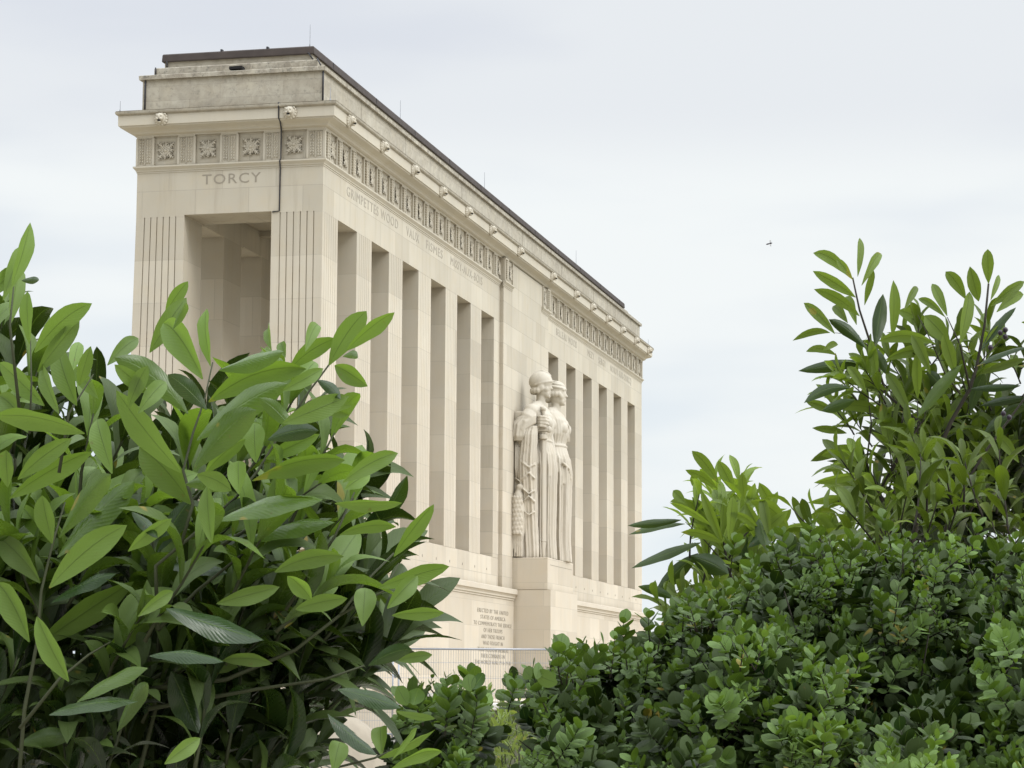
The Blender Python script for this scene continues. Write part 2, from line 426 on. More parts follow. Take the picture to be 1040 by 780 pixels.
mm = MB().ellipsoid((0, -.19, -.07), (.045, .04, .028), 8, 6).mesh('spout_mouth'); mm.materials.append(M['vent'])
def lion(loc, face):
    o = place(LM, 'lion_head', loc, face)
    k = bpy.data.objects.new('spout_mouth', mm); C.objects.link(k); k.parent = o
for x in (-4.40, -.80): lion((x, -.40, 2.57), 'end')
for y in [.87+3.2*k for k in range(6)]+[20.95, 26.3]+[30.48+3.19*k for k in range(6)]: lion((.40, y, 2.57), 'front')

# carved names
def text(name, body, size, loc, face, width=None, mat=None, parent=mon, spacing=1.15, ext=.006, align='LEFT'):
    cu = bpy.data.curves.new(name, 'FONT'); cu.body = body; cu.size = size; cu.space_character = spacing; cu.align_x = align; cu.extrude = ext; cu.resolution_u = 3
    cu.offset = -.001
    ob = bpy.data.objects.new('tmp', cu); C.objects.link(ob)
    dg = bpy.context.evaluated_depsgraph_get(); me = bpy.data.meshes.new_from_object(ob.evaluated_get(dg)); bpy.data.objects.remove(ob)
    xs = [v.co.x for v in me.vertices]; w0 = max(xs)-min(xs); k = (width/w0) if width else 1
    mid = min(xs) if align == 'LEFT' else (min(xs)+max(xs))/2
    for v in me.vertices: v.co.x = (v.co.x-mid)*k
    me.materials.clear(); me.name = name
    o = link(name, me, mat or M['incised'], parent, loc)
    o.rotation_euler = (math.radians(90), 0, 0 if face == 'end' else math.radians(90)); return o
text('inscription', 'TORCY', .385, (-3.36, 0, .835), 'end', 1.63)
for body, y, w, mt in (('GRIMPETTES WOOD', 2.12, 5.1, 'incised'), ('VAUX', 8.12, 1.42, 'faint'), ('FISMES', 10.35, 1.95, 'faint'), ('MISSY-AUX-BOIS', 13.3, 4.15, 'faint'),
                       ('BELLEAU WOOD', 29.05, 3.85, 'faint'), ('MEZY', 35.0, 1.3, 'faint'), ('SERGY', 37.25, 1.5, 'faint'), ('NOROY-SUR-OURCQ', 39.8, 4.75, 'faint')):
    text('inscription', body, .385, (0, y, .825), 'front', w, M[mt] if mt == 'faint' else M['mid'] if 'mid' in M else M['faint'])
rows = ['ERECTED BY THE UNITED', 'STATES OF AMERICA', 'TO COMMEMORATE THE SERVICE', 'OF HER TROOPS', 'AND THOSE FRENCH', 'WHO FOUGHT IN', 'THIS REGION BESIDE', 'THEIR COMRADES IN', 'THE WORLD WAR 1914-1918']
wd = [4.3, 3.45, 5.25, 2.6, 3.2, 2.75, 4.2, 3.3, 4.9]
for i, (r_, w_) in enumerate(zip(rows, wd)): text('inscription', r_, .185, (.212, 18.38, -9.965-.208*i), 'front', w_, M['incised'], align='CENTER')

# pedestal with its steps
MB().box(.0, 1.49, 21.37, 25.85, GROUND-.3, -9.07).build('pedestal', M['base'], mon)
bevelled(MB().box(.0, 1.385, 21.42, 25.62, -9.07, -7.96).build('pedestal_block', M['base'], mon), .02)
mb = MB(); mb.box(1.37, 1.388, 21.75, 25.4, -8.205, -8.19); mb.build('pedestal_groove', M['incised'], mon)
mb = MB(); mb.box(0.2, 1.82, 21.05, 26.2, GROUND-.3, -11.87).box(.2, 2.25, 20.72, 26.6, GROUND-.3, -12.07).build('pedestal_step', M['weathered'], mon)
# ---------------------------------------------------------------- statue of two robed women carved from one block
ZP = -7.96
st = thing('statue', 'stone statue of two robed women side by side, one helmeted and holding a sword', 'statue', (.8, 23.6, ZP))

def remeshed(name, mb, mat, parent, voxel=.035, smooth=1):
    me = mb.mesh('tmp'); ob = bpy.data.objects.new('tmp', me); C.objects.link(ob)
    r = ob.modifiers.new('r', 'REMESH'); r.mode = 'VOXEL'; r.voxel_size = voxel
    s = ob.modifiers.new('s', 'SMOOTH'); s.factor = .5; s.iterations = smooth
    dg = bpy.context.evaluated_depsgraph_get(); dg.update()
    me2 = bpy.data.meshes.new_from_object(ob.evaluated_get(dg)); bpy.data.objects.remove(ob); me2.name = name
    me2.polygons.foreach_set('use_smooth', [True]*len(me2.polygons)); me2.materials.clear()
    return link(name, me2, mat, parent)

def loft(mb, secs, folds=0, amp=0.0, n=64, phase=0.0, zf=None):
    """secs: (z, cx, cy, rx, ry[, fold amount])"""
    # resample
    R = []; zs = [s[0] for s in secs]
    m = 44
    for k in range(m+1):
        z = zs[0]+(zs[-1]-zs[0])*k/m
        i = max(j for j in range(len(secs)-1) if secs[j][0] <= z+1e-9); a, b = secs[i], secs[i+1]
        t = (z-a[0])/(b[0]-a[0]); t = t*t*(3-2*t)
        cx, cy, rx, ry = (a[j]+(b[j]-a[j])*t for j in (1, 2, 3, 4)); f = a[5]+(b[5]-a[5])*t
        ring = []
        for q in range(n):
            th = 2*math.pi*q/n
            w = (abs(math.sin(folds*th/2+phase+.12*math.sin(z*1.1)))**.5 - .62)*amp*f + .4*amp*f*math.sin(folds*1.7*th+z*.5)
            ring.append((cx+(rx+w)*math.cos(th), cy+(ry+w)*math.sin(th), z))
        R.append(ring)
    mb.rings(R)

def limb(mb, pts, rad, n=14):
    P = [Vector(p) for p in pts]; out = []; rr = []
    for i in range(len(P)-1):
        for k in range(4):
            t = k/4; out.append(P[i].lerp(P[i+1], t)); rr.append(rad[i]+(rad[i+1]-rad[i])*t)
    out.append(P[-1]); rr.append(rad[-1]); mb.tube(out, rr, n)

def head(mb, cx, cy, z, helmet):
    # face looks to +X ; z = chin height
    mb.ellipsoid((cx+.03, cy, z+.42), (.30, .27, .40), 24, 18)
    mb.ellipsoid((cx+.16, cy, z+.18), (.15, .17, .17), 16, 12)             # jaw
    mb.ellipsoid((cx+.24, cy, z+.075), (.07, .085, .07), 10, 8)              # chin
    mb.add([(cx+.29, cy-.035, z+.52), (cx+.29, cy+.035, z+.52), (cx+.405, cy-.055, z+.315), (cx+.405, cy+.055, z+.315), (cx+.24, cy-.08, z+.30), (cx+.24, cy+.08, z+.30), (cx+.2, cy, z+.55)],
           [(0, 2, 3, 1), (2, 4, 5, 3), (0, 4, 2), (1, 3, 5), (0, 1, 6), (0, 6, 4), (1, 5, 6), (4, 6, 5)])  # nose
    mb.ellipsoid((cx+.30, cy, z+.235), (.045, .085, .022), 10, 8); mb.ellipsoid((cx+.295, cy, z+.19), (.045, .07, .026), 10, 8)  # lips
    for s in (-1, 1):
        mb.ellipsoid((cx+.265, cy+s*.125, z+.555), (.06, .10, .035), 10, 8)  # brow
        mb.ellipsoid((cx+.245, cy+s*.115, z+.485), (.035, .05, .026), 10, 8) # eye
        mb.ellipsoid((cx+.17, cy+s*.19, z+.32), (.10, .06, .10), 10, 8)     # cheek
    if helmet:
        mb.ellipsoid((cx-.05, cy, z+.60), (.42, .36, .35), 28, 18)
        R = []
        for k in range(24):
            a = math.radians(-118+236*k/23)
            R.append((cx-.02+.37*math.cos(a), cy+.315*math.sin(a), z+.60-.10*(1-math.cos(a))))
        mb.tube(R, .05, 8)
        for k in range(9):                                                  # hair rolled at the nape and over the ears
            a = math.radians(100+160*k/8); mb.ellipsoid((cx-.02+.33*math.cos(a), cy+.31*math.sin(a), z+.26), (.085, .085, .11), 10, 8)
        for s in (-1, 1): mb.ellipsoid((cx+.02, cy+s*.29, z+.36), (.12, .07, .14), 12, 8)
        mb.tube([(cx-.3, cy, z+.9), (cx, cy, z+.985), (cx+.2, cy, z+.90), (cx+.33, cy, z+.78)], [.03, .05, .045, .03], 8)
    else:
        mb.ellipsoid((cx-.04, cy, z+.58), (.36, .33, .33), 28, 18)
        for lev, rr in ((.86, .20), (.78, .30), (.66, .355)):
            mb.tube([(cx-.04+rr*math.cos(a*math.pi/12), cy+rr*.95*math.sin(a*math.pi/12), z+lev-.06*math.cos(a*math.pi/12)) for a in range(25)], .038, 7)
        for k in range(13):
            a = math.radians(62+236*k/12); mb.ellipsoid((cx-.02+.33*math.cos(a), cy+.30*math.sin(a), z+.40), (.085, .08, .10), 10, 8)
        mb.ellipsoid((cx-.32, cy, z+.30), (.17, .20, .19), 14, 10)
    loft(mb, [(z-.42, cx-.06, cy, .21, .22, 0), (z-.1, cx-.04, cy, .165, .165, 0), (z+.25, cx-.02, cy, .17, .17, 0)], n=20)

def body(mb, cx, cy, z0, seed):
    loft(mb, [(z0, cx+.02, cy, .48, .90, 1), (z0+.8, cx, cy, .46, .86, 1), (z0+2.3, cx+.02, cy, .47, .84, 1), (z0+3.1, cx+.03, cy, .50, .86, .9), (z0+3.55, cx+.02, cy, .49, .86, .6), (z0+4.02, cx-.02, cy, .38, .68, .25),
              (z0+4.18, cx-.01, cy, .38, .68, .2), (z0+4.6, cx+.02, cy, .47, .84, .2), (z0+4.95, cx+.0, cy, .45, .92, .15), (z0+5.22, cx-.05, cy, .34, .95, .1), (z0+5.38, cx-.07, cy, .22, .55, .05), (z0+5.5, cx-.07, cy, .17, .24, 0)],
         folds=15, amp=.15, n=200, phase=seed)
    for s in (-1, 1): mb.ellipsoid((cx+.31, cy+s*.30, z0+4.72), (.23, .26, .24), 16, 12)
    mb.tube([(cx-.01+.41*math.cos(a*math.pi/14), cy+.71*math.sin(a*math.pi/14), z0+4.1) for a in range(29)], .045, 8)        # girdle
    # overfold below the waist with a wavy lower edge
    R = []
    for k, (dz, g) in enumerate(((0, .0), (-.25, .06), (-.6, .10), (-.9, .115), (-.93, .05), (-.9, -.02), (-.3, -.06))):
        ring = []
        for q in range(96):
            th = 2*math.pi*q/96; wv = (.28*math.sin(5*th+seed)+.12*math.sin(13*th))*(0 if k == 0 else min(1, -dz/.9))
            f = .035*math.sin(24*th+seed)*min(1, -dz*2)
            ring.append((cx+.01+(.41+g+f)*math.cos(th), cy+(.71+g*1.3+f)*math.sin(th), z0+4.02+dz+wv))
        R.append(ring)
    mb.rings(R)

ZF = ZP
# the nearer woman
F1 = MB(); x1, y1 = .80, 22.66
body(F1, x1, y1, ZF, .4); head(F1, x1+.08, y1, ZF+5.60, True)
limb(F1, [(x1-.08, y1-.66, ZF+5.16), (x1-.20, y1-.96, ZF+4.85), (x1-.48, y1-1.02, ZF+4.28), (x1-.40, y1-.96, ZF+4.10), (x1-.05, y1-.84, ZF+4.38), (x1+.18, y1-.78, ZF+4.62)], [.24, .27, .235, .22, .165, .12])
F1.ellipsoid((x1-.10, y1-.78, ZF+5.08), (.27, .27, .26), 16, 12)
limb(F1, [(x1-.05, y1+.72, ZF+5.08), (x1-.1, y1+.92, ZF+4.4), (x1+.12, y1+.98, ZF+3.7)], [.24, .2, .13])
# cloak over the bent arm: a bundle thrown over the elbow and panels hanging from the forearm
for k in range(5):
    t = k/4; F1.tube([(x1-.72+.16*t, y1-1.05, ZF+4.35+.1*k), (x1-.35+.12*t, y1-1.22, ZF+4.42+.06*k), (x1+.05, y1-1.02, ZF+4.66+.05*k), (x1-.02, y1-.62, ZF+5.1+.04*k)], [.10, .085, .07, .06], 8)
loft(F1, [(ZF+4.02, x1-.52, y1-1.0, .27, .22, .4), (ZF+4.2, x1-.5, y1-1.02, .34, .27, 1), (ZF+4.55, x1-.46, y1-1.02, .34, .27, 1), (ZF+4.85, x1-.30, y1-.98, .30, .24, .5)], folds=10, amp=.05, n=48)
F1.tube([(x1+.19, y1-.70, ZF+5.25), (x1+.36, y1-.30, ZF+4.95), (x1+.40, y1+.20, ZF+4.55)], .05, 8)
remeshed('figure', F1, M['carved'], st, .025, 1)
CL = MB()
loft(CL, [(ZF+.0, x1-.12, y1-.92, .30, .16, 1), (ZF+1.5, x1-.16, y1-.98, .30, .17, 1), (ZF+3.2, x1-.20, y1-1.03, .29, .18, 1), (ZF+4.2, x1-.14, y1-1.03, .27, .18, .8), (ZF+4.55, x1-.08, y1-.95, .22, .15, .4)], folds=9, amp=.07, n=72)
for (zc, up_) in ((3.25, 1), (2.75, -1), (2.35, 1), (1.95, -1), (1.62, 1)):
    CL.tube([(x1-.46, y1-1.12, ZF+zc+.14*up_), (x1-.28, y1-1.23, ZF+zc-.02), (x1-.10, y1-1.25, ZF+zc-.16*up_), (x1+.10, y1-1.14, ZF+zc-.05)], .032, 6)
remeshed('cloak', CL, M['carved'], st, .025, 1)
# hand closed round the grip
HD = MB(); hx, hy, hz = x1+.27, y1-.76, ZF+4.70
HD.ellipsoid((hx-.10, hy-.02, hz), (.16, .16, .22), 16, 12)
for k in range(4):
    z = hz+.15-.105*k; f = (0, .03, .02, -.02)[k]
    HD.tube([(hx-.16, hy-.12, z+.02), (hx-.02, hy-.20, z+.01), (hx+.13+f, hy-.17, z-.01), (hx+.19+f, hy-.04, z-.03), (hx+.13+f, hy+.08, z-.03)], [.05, .056, .054, .048, .038], 8)
HD.tube([(hx-.10, hy+.06, hz+.10), (hx+.02, hy+.12, hz+.17), (hx+.11, hy+.08, hz+.18)], [.05, .045, .035], 8)
remeshed('hand', HD, M['carved'], st, .02, 1)
SWD = MB(); sx, sy = hx+.035, hy-.02
SWD.tube([(sx, sy, hz-.22), (sx, sy, hz+.22), (sx, sy, hz+.24), (sx, sy, hz+.42)], [.055, .055, .05, .07], 10)
SWD.ellipsoid((sx, sy, hz+.45), (.10, .10, .09), 12, 8)
SWD.box(sx-.20, sx+.20, sy-.10, sy+.10, hz-.34, hz-.20); SWD.ellipsoid((sx+.2, sy, hz-.27), (.10, .11, .12), 10, 8); SWD.ellipsoid((sx-.2, sy, hz-.27), (.08, .11, .12), 10, 8)
SWD.rings([[(sx-.13, sy, z), (sx-.02, sy-.075, z), (sx+.02, sy-.075, z), (sx+.13, sy, z), (sx+.02, sy+.075, z), (sx-.02, sy+.075, z)] for z in (ZF+.55, hz-.45)])
SWD.rings([[(sx-.13*k, sy, z), (sx-.02, sy-.075*k, z), (sx+.02, sy-.075*k, z), (sx+.13*k, sy, z), (sx+.02, sy+.075*k, z), (sx-.02, sy+.075*k, z)] for z, k in ((ZF+.02, .45), (ZF+.55, 1))])
SWD.tube([(sx, sy, hz-.62), (sx, sy, hz-.60), (sx, sy, hz-.46), (sx, sy, hz-.44)], [.10, .15, .15, .10], 12)
bevelled(SWD.build('sword', M['carved'], st), .015)
# the farther woman
F2 = MB(); x2, y2 = .93, 24.55
body(F2, x2, y2, ZF, 1.7); head(F2, x2+.08, y2, ZF+5.55, False)
limb(F2, [(x2-.05, y2-.70, ZF+5.08), (x2-.05, y2-.95, ZF+4.4), (x2+.14, y2-.98, ZF+3.7)], [.24, .2, .13])
limb(F2, [(x2-.05, y2+.70, ZF+5.1), (x2-.1, y2+.98, ZF+4.3), (x2+.2, y2+.92, ZF+3.5)], [.25, .2, .13])
F2.tube([(x2+.10, y2-.62, ZF+5.3), (x2+.44, y2-.12, ZF+4.85), (x2+.40, y2+.35, ZF+4.30)], .055, 8)
F2.tube([(x2+.10, y2-.50, ZF+5.3), (x2+.50, y2+.02, ZF+4.85), (x2+.42, y2+.5, ZF+4.30)], .04, 8)
F2.tube([(x2+.45, y2-.7, ZF+3.45), (x2+.55, y2-.2, ZF+3.3), (x2+.50, y2+.4, ZF+2.9), (x2+.45, y2+.7, ZF+2.5)], .05, 8)
remeshed('figure', F2, M['carved'], st, .025, 1)
HJ = MB(); HJ.ellipsoid((x1+.20, 23.62, ZF+3.62), (.15, .17, .13), 14, 10)
for k in range(4): HJ.tube([(x1+.22, 23.48, ZF+3.72-.06*k), (x1+.36, 23.56, ZF+3.70-.06*k), (x1+.36, 23.68, ZF+3.68-.06*k), (x1+.24, 23.76, ZF+3.68-.06*k)], .035, 7)
remeshed('joined_hands', HJ, M['carved'], st, .022, 1)
# carved block behind with an eagle beside a wreath and drapery at its side
BK = MB(); BK.box(.142, .47, 21.62, 25.4, ZF+.001, ZF+5.05); bevelled(BK.build('back_slab', M['carved'], st), .02)
BK = MB(); BK.box(.47, .82, 21.85, 25.25, ZF+.001, ZF+3.9); BK.build('block_core', M['carved'], st)
EG = MB()
loft(EG, [(ZF+.02, .30, 21.60, .20, .12, .3), (ZF+.55, .30, 21.56, .20, .14, .3), (ZF+.9, .30, 21.52, .25, .20, .2), (ZF+1.6, .31, 21.50, .26, .22, .2), (ZF+2.1, .31, 21.54, .20, .18, .2), (ZF+2.35, .33, 21.55, .11, .11, 0)], n=32)
EG.ellipsoid((.38, 21.52, ZF+2.42), (.15, .11, .13), 12, 10); EG.tube([(.48, 21.52, ZF+2.44), (.58, 21.52, ZF+2.40), (.60, 21.52, ZF+2.32)], [.06, .045, .015], 8)
for r_ in range(9):
    for q in range(5):
        a = math.radians(180+22*(q+.5*(r_ % 2))+30); EG.ellipsoid((.30+.27*math.cos(a), 21.51+.23*math.sin(a), ZF+.85+.15*r_), (.055, .045, .085), 8, 6)
for k in range(5): EG.tube([(.14+.08*k, 21.42, ZF+.02), (.14+.08*k, 21.40, ZF+.55), (.15+.08*k, 21.36, ZF+.8)], [.028, .03, .035], 7)
remeshed('eagle', EG, M['carved'], st, .026, 1)
DR = MB()
for k in range(6): DR.tube([(.20+.07*k, 21.60, ZF+4.0-.1*k), (.21+.075*k, 21.56, ZF+3.1), (.24+.07*k, 21.58, ZF+2.6-.06*k)], [.04, .045, .02], 7)
DR.tube([(.18, 21.56, ZF+2.75), (.38, 21.5, ZF+2.62), (.48, 21.52, ZF+2.35), (.36, 21.5, ZF+2.2), (.22, 21.5, ZF+2.0)], .03, 7)
DR.build('carved_drapery', M['carved'], st, True)

# ---------------------------------------------------------------- ground, terrace and building-site things
def ground_mat():
    t = NT('pale_gravel'); pos = t.n('ShaderNodeNewGeometry').outputs['Position']
    a = t.noise(pos, .25, 4, .6); b = t.noise(pos, 9, 6, .7); g = t.noise(pos, .05, 3, .5)
    c = t.mix(a, (.36, .33, .27), (.46, .42, .35)); c = t.mix(t.ramp(b, .4, .7, 0, .5), c, (.30, .27, .22))
    sx = t.n('ShaderNodeSeparateXYZ'); t.l(pos, sx.inputs[0])
    far = t.math('ADD', t.ramp(sx.outputs[1], 70, 85), t.ramp(g, .56, .6, 0, .0), clamp=True)
    c = t.mix(far, c, (.06, .09, .03))
    t.l(t.principled(c, .95, t.bump(b, .4, .03), .1).outputs[0], t.out.inputs[0]); return t.m
n = 90; V = []; F = []
for j in range(n+1):
    for i in range(n+1):
        u = (i/n*2-1); w = (j/n*2-1); x = math.copysign(abs(u)**2.6*3000, u); y = math.copysign(abs(w)**2.6*3000, w)
        z = GROUND+.05*math.sin(x*.35+1)*math.sin(y*.27)-max(0, (math.hypot(x, y)-120))*.012
        V.append((x, y, z))
for j in range(n):
    for i in range(n): F.append((j*(n+1)+i, j*(n+1)+i+1, (j+1)*(n+1)+i+1, (j+1)*(n+1)+i))
g = link('ground', rawmesh('ground', V, F, True), ground_mat()); tag(g, 'pale gravel ground round the monument', 'ground', kind='structure')
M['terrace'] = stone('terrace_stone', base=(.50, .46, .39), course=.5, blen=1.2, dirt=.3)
tr = MB().box(-34, 7.5, -4.5, 75, GROUND-.3, -12.74).build('terrace', M['terrace']); tag(tr, 'pale stone terrace the monument stands on', 'terrace', kind='structure')

# fence panels of galvanised mesh
def fence_panel(pa, pb, label, top=-11.58, bot=-13.58):
    pa = Vector(pa); pb = Vector(pb); base = Vector((pa.x, pa.y, bot)); u = (pb-pa); u.z = 0; w = u.length; u.normalize()
    t = thing('mesh_fence', label, 'fence', base, 'mesh fence panels in front of the monument')
    P = lambda s, z: base+u*s+Vector((0, 0, z))
    H = top-bot
    mb = MB(); r = .021
    for s in (.0, w): mb.tube([P(s, -.0), P(s, H)], r, 8)
    mb.tube([P(0, H), P(w, H)], r, 8); mb.tube([P(0, .12), P(w, .12)], r, 8)
    mb.build('frame', M['zinc'], t, True)
    mb = MB(); k = int(w/.055)
    for i in range(1, k): mb.tube([P(w*i/k, .12), P(w*i/k, H)], .0036, 4)
    for z in (.42, .72, 1.02, 1.36, 1.70): mb.tube([P(0, z), P(w, z)], .0045, 4)
    mb.build('wire_mesh', M['zinc'], t)
    c = P(w, 0)
    MB().box(c.x-.35, c.x+.35, c.y-.11, c.y+.11, GROUND-.1, bot).build('foot', plain('concrete_foot', (.35, .34, .32), .9) if 'foot' not in M else M['foot'], t)
    return t
M['foot'] = plain('concrete_foot', (.35, .34, .32), .9)
M['sand'] = plain('damp_sand', (.27, .235, .18), .95, scale=5, var=.25)
D = 55
fence_panel(at(244, 660, D), at(399.2, 660, D), 'galvanised mesh fence panel left of the paired posts, half behind the laurel leaves')
fence_panel(at(405.2, 660, D), at(564, 660, D), 'galvanised mesh fence panel crossing in front of the carved dedication text')
fence_panel(at(567, 660, D), at(722, 660, D), 'galvanised mesh fence panel in front of the statue pedestal, mostly behind the box hedge')
c0 = at(402, 686.5, D)
cl = MB().tube([c0-RT*.085, c0+RT*.085], .03, 8).box(c0[0]-.02, c0[0]+.02, c0[1]-.05, c0[1]-.02, c0[2]-.05, c0[2]+.05).build('fence_clamp', M['zinc'])
tag(cl, 'steel clamp joining the two fence posts', 'clamp')

M['timber'] = plain('sawn_timber', (.42, .33, .24), .85, var=.3, scale=6)
def stack(name, label, cat, u, v0, d, n, lens, hgt, mat, part='plank', depth=.5, floor=GROUND):
    """stack of boards, its ends resting on the terrace step or ground"""
    p = at(u, v0, d); t = thing(name, label, cat, (p[0], p[1], floor))
    a = math.atan2(RT[1], RT[0]); z = float(p[2]); k = 0
    while k < n:
        for q in range(2):
            off = random.uniform(-.12, .12)
            mb = MB(); w = lens/2
            mb.box(-w+off, w+off, -depth/2+q*depth/2, -depth/2+(q+1)*depth/2-.02, z-hgt, z-.012)
            R3 = Matrix.Rotation(a, 3, 'Z'); mb.V = [tuple(R3 @ Vector(v)+Vector((p[0], p[1], 0))) for v in mb.V]
            bevelled(mb.build(part, mat, t), .01)
        z -= hgt; k += 1
    return t
stack('timber_stack', 'stack of reddish sawn timber beams behind the fence posts', 'timber', 392, 700.5, 60, 2, .85, .13, M['timber'], 'beam', .6, -12.74)
M['slab'] = plain('pale_slab', (.55, .53, .49), .8, scale=4)
stack('slab_stack', 'low stack of pale stone slabs beside the timber on the terrace edge', 'stone slabs', 448, 704.0, 60, 2, 1.7, .085, M['slab'], 'slab', .7, -12.74)
# low garden wall with pale coping, heap of sand
p = at(500, 714, 30); t = thing('garden_wall', 'low mossy garden wall with a pale stone coping behind the box hedge', 'wall', (p[0], p[1], GROUND))
a = math.atan2(RT[1], RT[0])-.12; R3 = Matrix.Rotation(a, 3, 'Z')
for nm, x0, x1_, y0, y1_, z0, z1, mt in (('wall', -.42, 2.4, 0, .35, GROUND, p[2]-.09, plain('mossy_wall', (.12, .125, .085), .95, var=.4, scale=7)), ('coping', -.48, 2.46, -.06, .41, p[2]-.088, p[2], M['slab'])):
    mb = MB().box(x0, x1_, y0, y1_, z0, z1); mb.V = [tuple(R3 @ Vector(v)+Vector((p[0], p[1], 0))) for v in mb.V]; bevelled(mb.build(nm, mt, t), .015)
V = []; F = []; p = at(335, 715, 33); n = 40
for j in range(n+1):
    for i in range(n+1):
        u = i/n*2-1; w = j/n*2-1; r_ = math.hypot(u, w); h = 1.42*max(0, 1-r_**2.4)**.8 if r_ < 1 else 0
        h *= 1+.06*math.sin(7*u+2)*math.cos(6*w); q = p+RT*u*1.15+np.array([FW[0], FW[1], 0])*w*1.3
        V.append((q[0], q[1], GROUND-.06+h+random.uniform(-.006, .006)))
for j in range(n):
    for i in range(n): F.append((j*(n+1)+i, j*(n+1)+i+1, (j+1)*(n+1)+i+1, (j+1)*(n+1)+i))
s_ = link('sand_heap', rawmesh('sand_heap', V, F, True), M['sand']); tag(s_, 'rounded heap of beige sand seen between the laurel leaves', 'sand heap')
# ---------------------------------------------------------------- foliage
def unit(a): return a/np.maximum(1e-9, np.linalg.norm(a, axis=-1, keepdims=True))

class Leaves:
    """many leaves gathered into one mesh; each has base, direction, side vector, length, half width, droop, fold, two tones"""
    def __init__(s): s.rows = []
    def add(s, b, a, side, ln, hw, bend, fold, t0, t1, twist=0.0):
        s.rows.append(np.concatenate([b, a, side, [ln, hw, bend, fold, t0, t1, twist]]))
    def mesh(s, name, nl=8, kind='laurel'):
        R = np.array(s.rows); N = len(R)
        if kind == 'box': R[:, 12] = -.25*R[:, 12]; R[:, 11] *= 2.2
        B, A, S = R[:, 0:3], unit(R[:, 3:6]), R[:, 6:9]
        S = unit(S-A*(S*A).sum(1, keepdims=True)); Nn = np.cross(A, S)
        Nn[:] = np.cross(S, A)*-1
        ln, hw, bend, fold, t0, t1, tw = (R[:, k][:, None] for k in range(9, 16))
        t = np.linspace(0, 1, nl+1)
        if kind == 'laurel':
            wd = np.interp(t, [0, .05, .14, .3, .5, .7, .82, .9, .96, 1], [.05, .2, .48, .82, 1, .90, .68, .44, .19, 0])
            sv = np.array([-1, -.5, 0, .5, 1.])
        elif kind == 'slim':
            wd = np.sin(np.pi*t**.85)**.9; wd[0] = .1; wd[-1] = 0; sv = np.array([-1, 0, 1.])
        else:
            wd = np.interp(t, [0, .12, .3, .55, .75, .9, 1], [.12, .5, .85, 1, .9, .6, .12]); sv = np.array([-1, 0, 1.])
        ns = len(sv); T, Sg = np.meshgrid(t, sv, indexing='ij'); T = T.ravel(); Sg = Sg.ravel(); Wd = np.repeat(wd, ns)
        if kind == 'laurel': bd = -(T**2)+.25*np.sin(T*np.pi)
        else: bd = -(T**2)+.2*T
        # wavy margin
        rnd = RNG.random((N, 1))*6.28
        wav = .10*np.sin(T[None]*13+rnd+Sg[None]*1.6)*np.abs(Sg)[None] if kind == 'laurel' else 0
        x = ln*T[None]; y = hw*Wd[None]*Sg[None]
        z = bend*ln*bd[None]+fold*hw*Wd[None]*(np.abs(Sg)**1.15)[None]+hw*wav*Wd[None]
        ang = tw*T[None]; y2 = y*np.cos(ang)-z*0*np.sin(ang); z = z+y*np.sin(ang); y = y2
        arch = .085 if kind == 'laurel' else .0
        P = B[:, None]+A[:, None]*x[..., None]+np.array([0, 0, 1.])*(arch*ln*4*T[None]*(1-T[None])*RNG.uniform(.2, 1.9, (N, 1)))[..., None]+S[:, None]*y[..., None]+Nn[:, None]*z[..., None]
        K = P.shape[1]; q = []
        for i in range(nl):
            for j in range(ns-1): q.append((i*ns+j, (i+1)*ns+j, (i+1)*ns+j+1, i*ns+j+1))
        q = np.array(q)[:, ::-1]; Q = (q[None]+np.arange(N)[:, None, None]*K).reshape(-1, 4)
        me = bpy.data.meshes.new(name); nv = N*K; nf = len(Q)
        me.vertices.add(nv); me.vertices.foreach_set('co', P.reshape(-1).astype(np.float32))
        me.loops.add(nf*4); me.loops.foreach_set('vertex_index', Q.reshape(-1).astype(np.int32))
        me.polygons.add(nf); me.polygons.foreach_set('loop_start', (np.arange(nf)*4).astype(np.int32)); me.polygons.foreach_set('loop_total', np.full(nf, 4, np.int32))
        me.polygons.foreach_set('use_smooth', np.ones(nf, bool))
        uvt = np.stack([T, Sg*.5+.5], 1); uv = me.uv_layers.new(name='leaf'); idx = Q.reshape(-1) % K
        uv.data.foreach_set('uv', uvt[idx].reshape(-1).astype(np.float32))
        ca = me.color_attributes.new('tone', 'FLOAT_COLOR', 'POINT')
        col = np.ones((N, K, 4), np.float32); col[..., 0] = t0; col[..., 1] = t1; ca.data.foreach_set('color', col.reshape(-1))
        me.update(); me.validate(); return me

def frame_for(a, d_face):
    """side vector so that the upper face looks roughly along d_face"""
    s = np.cross(d_face, a); n = np.linalg.norm(s)
    return s/n if n > 1e-6 else RT

def px_leaf(LV, b, t, w, d0, dd=0.0, up=True, young=.6, tone=None, bend=.16, fold=.42, asp=.33):
    """a leaf whose stem end and tip are seen at photo positions b and t, w its seen width"""
    P0 = at(b[0], b[1], d0); P1 = at(t[0], t[1], d0+dd)
    a = P1-P0; ln = float(np.linalg.norm(a)); a = a/ln
    hw = max(ln*asp*.5, w/FPX*d0*.52); c = min(1.0, w/FPX*d0*.5/hw)
    ip = unit(np.cross(FW, a)); q = unit(np.cross(a, ip))      # ip lies across the view, q along it
    if ip[2]*0+np.dot(ip, RT) < 0: ip = -ip
    sn = math.sqrt(max(0, 1-c*c))
    best = None
    for s1 in (-1, 1):
        s = ip*c+q*sn*s1; n = np.cross(s, a)
        for flip in (1, -1):
            nn = n*flip; faces = np.dot(nn, -FW) > 0
            score = nn[2]+(1.2 if faces == up else -1.2)
            if best is None or score > best[0]: best = (score, s*flip)
    LV.add(P0, a, best[1], ln*1.0, hw, bend*random.uniform(.5, 1.3), fold*random.uniform(.5, 1.3), random.random() if tone is None else tone, young, random.uniform(-.25, .25))

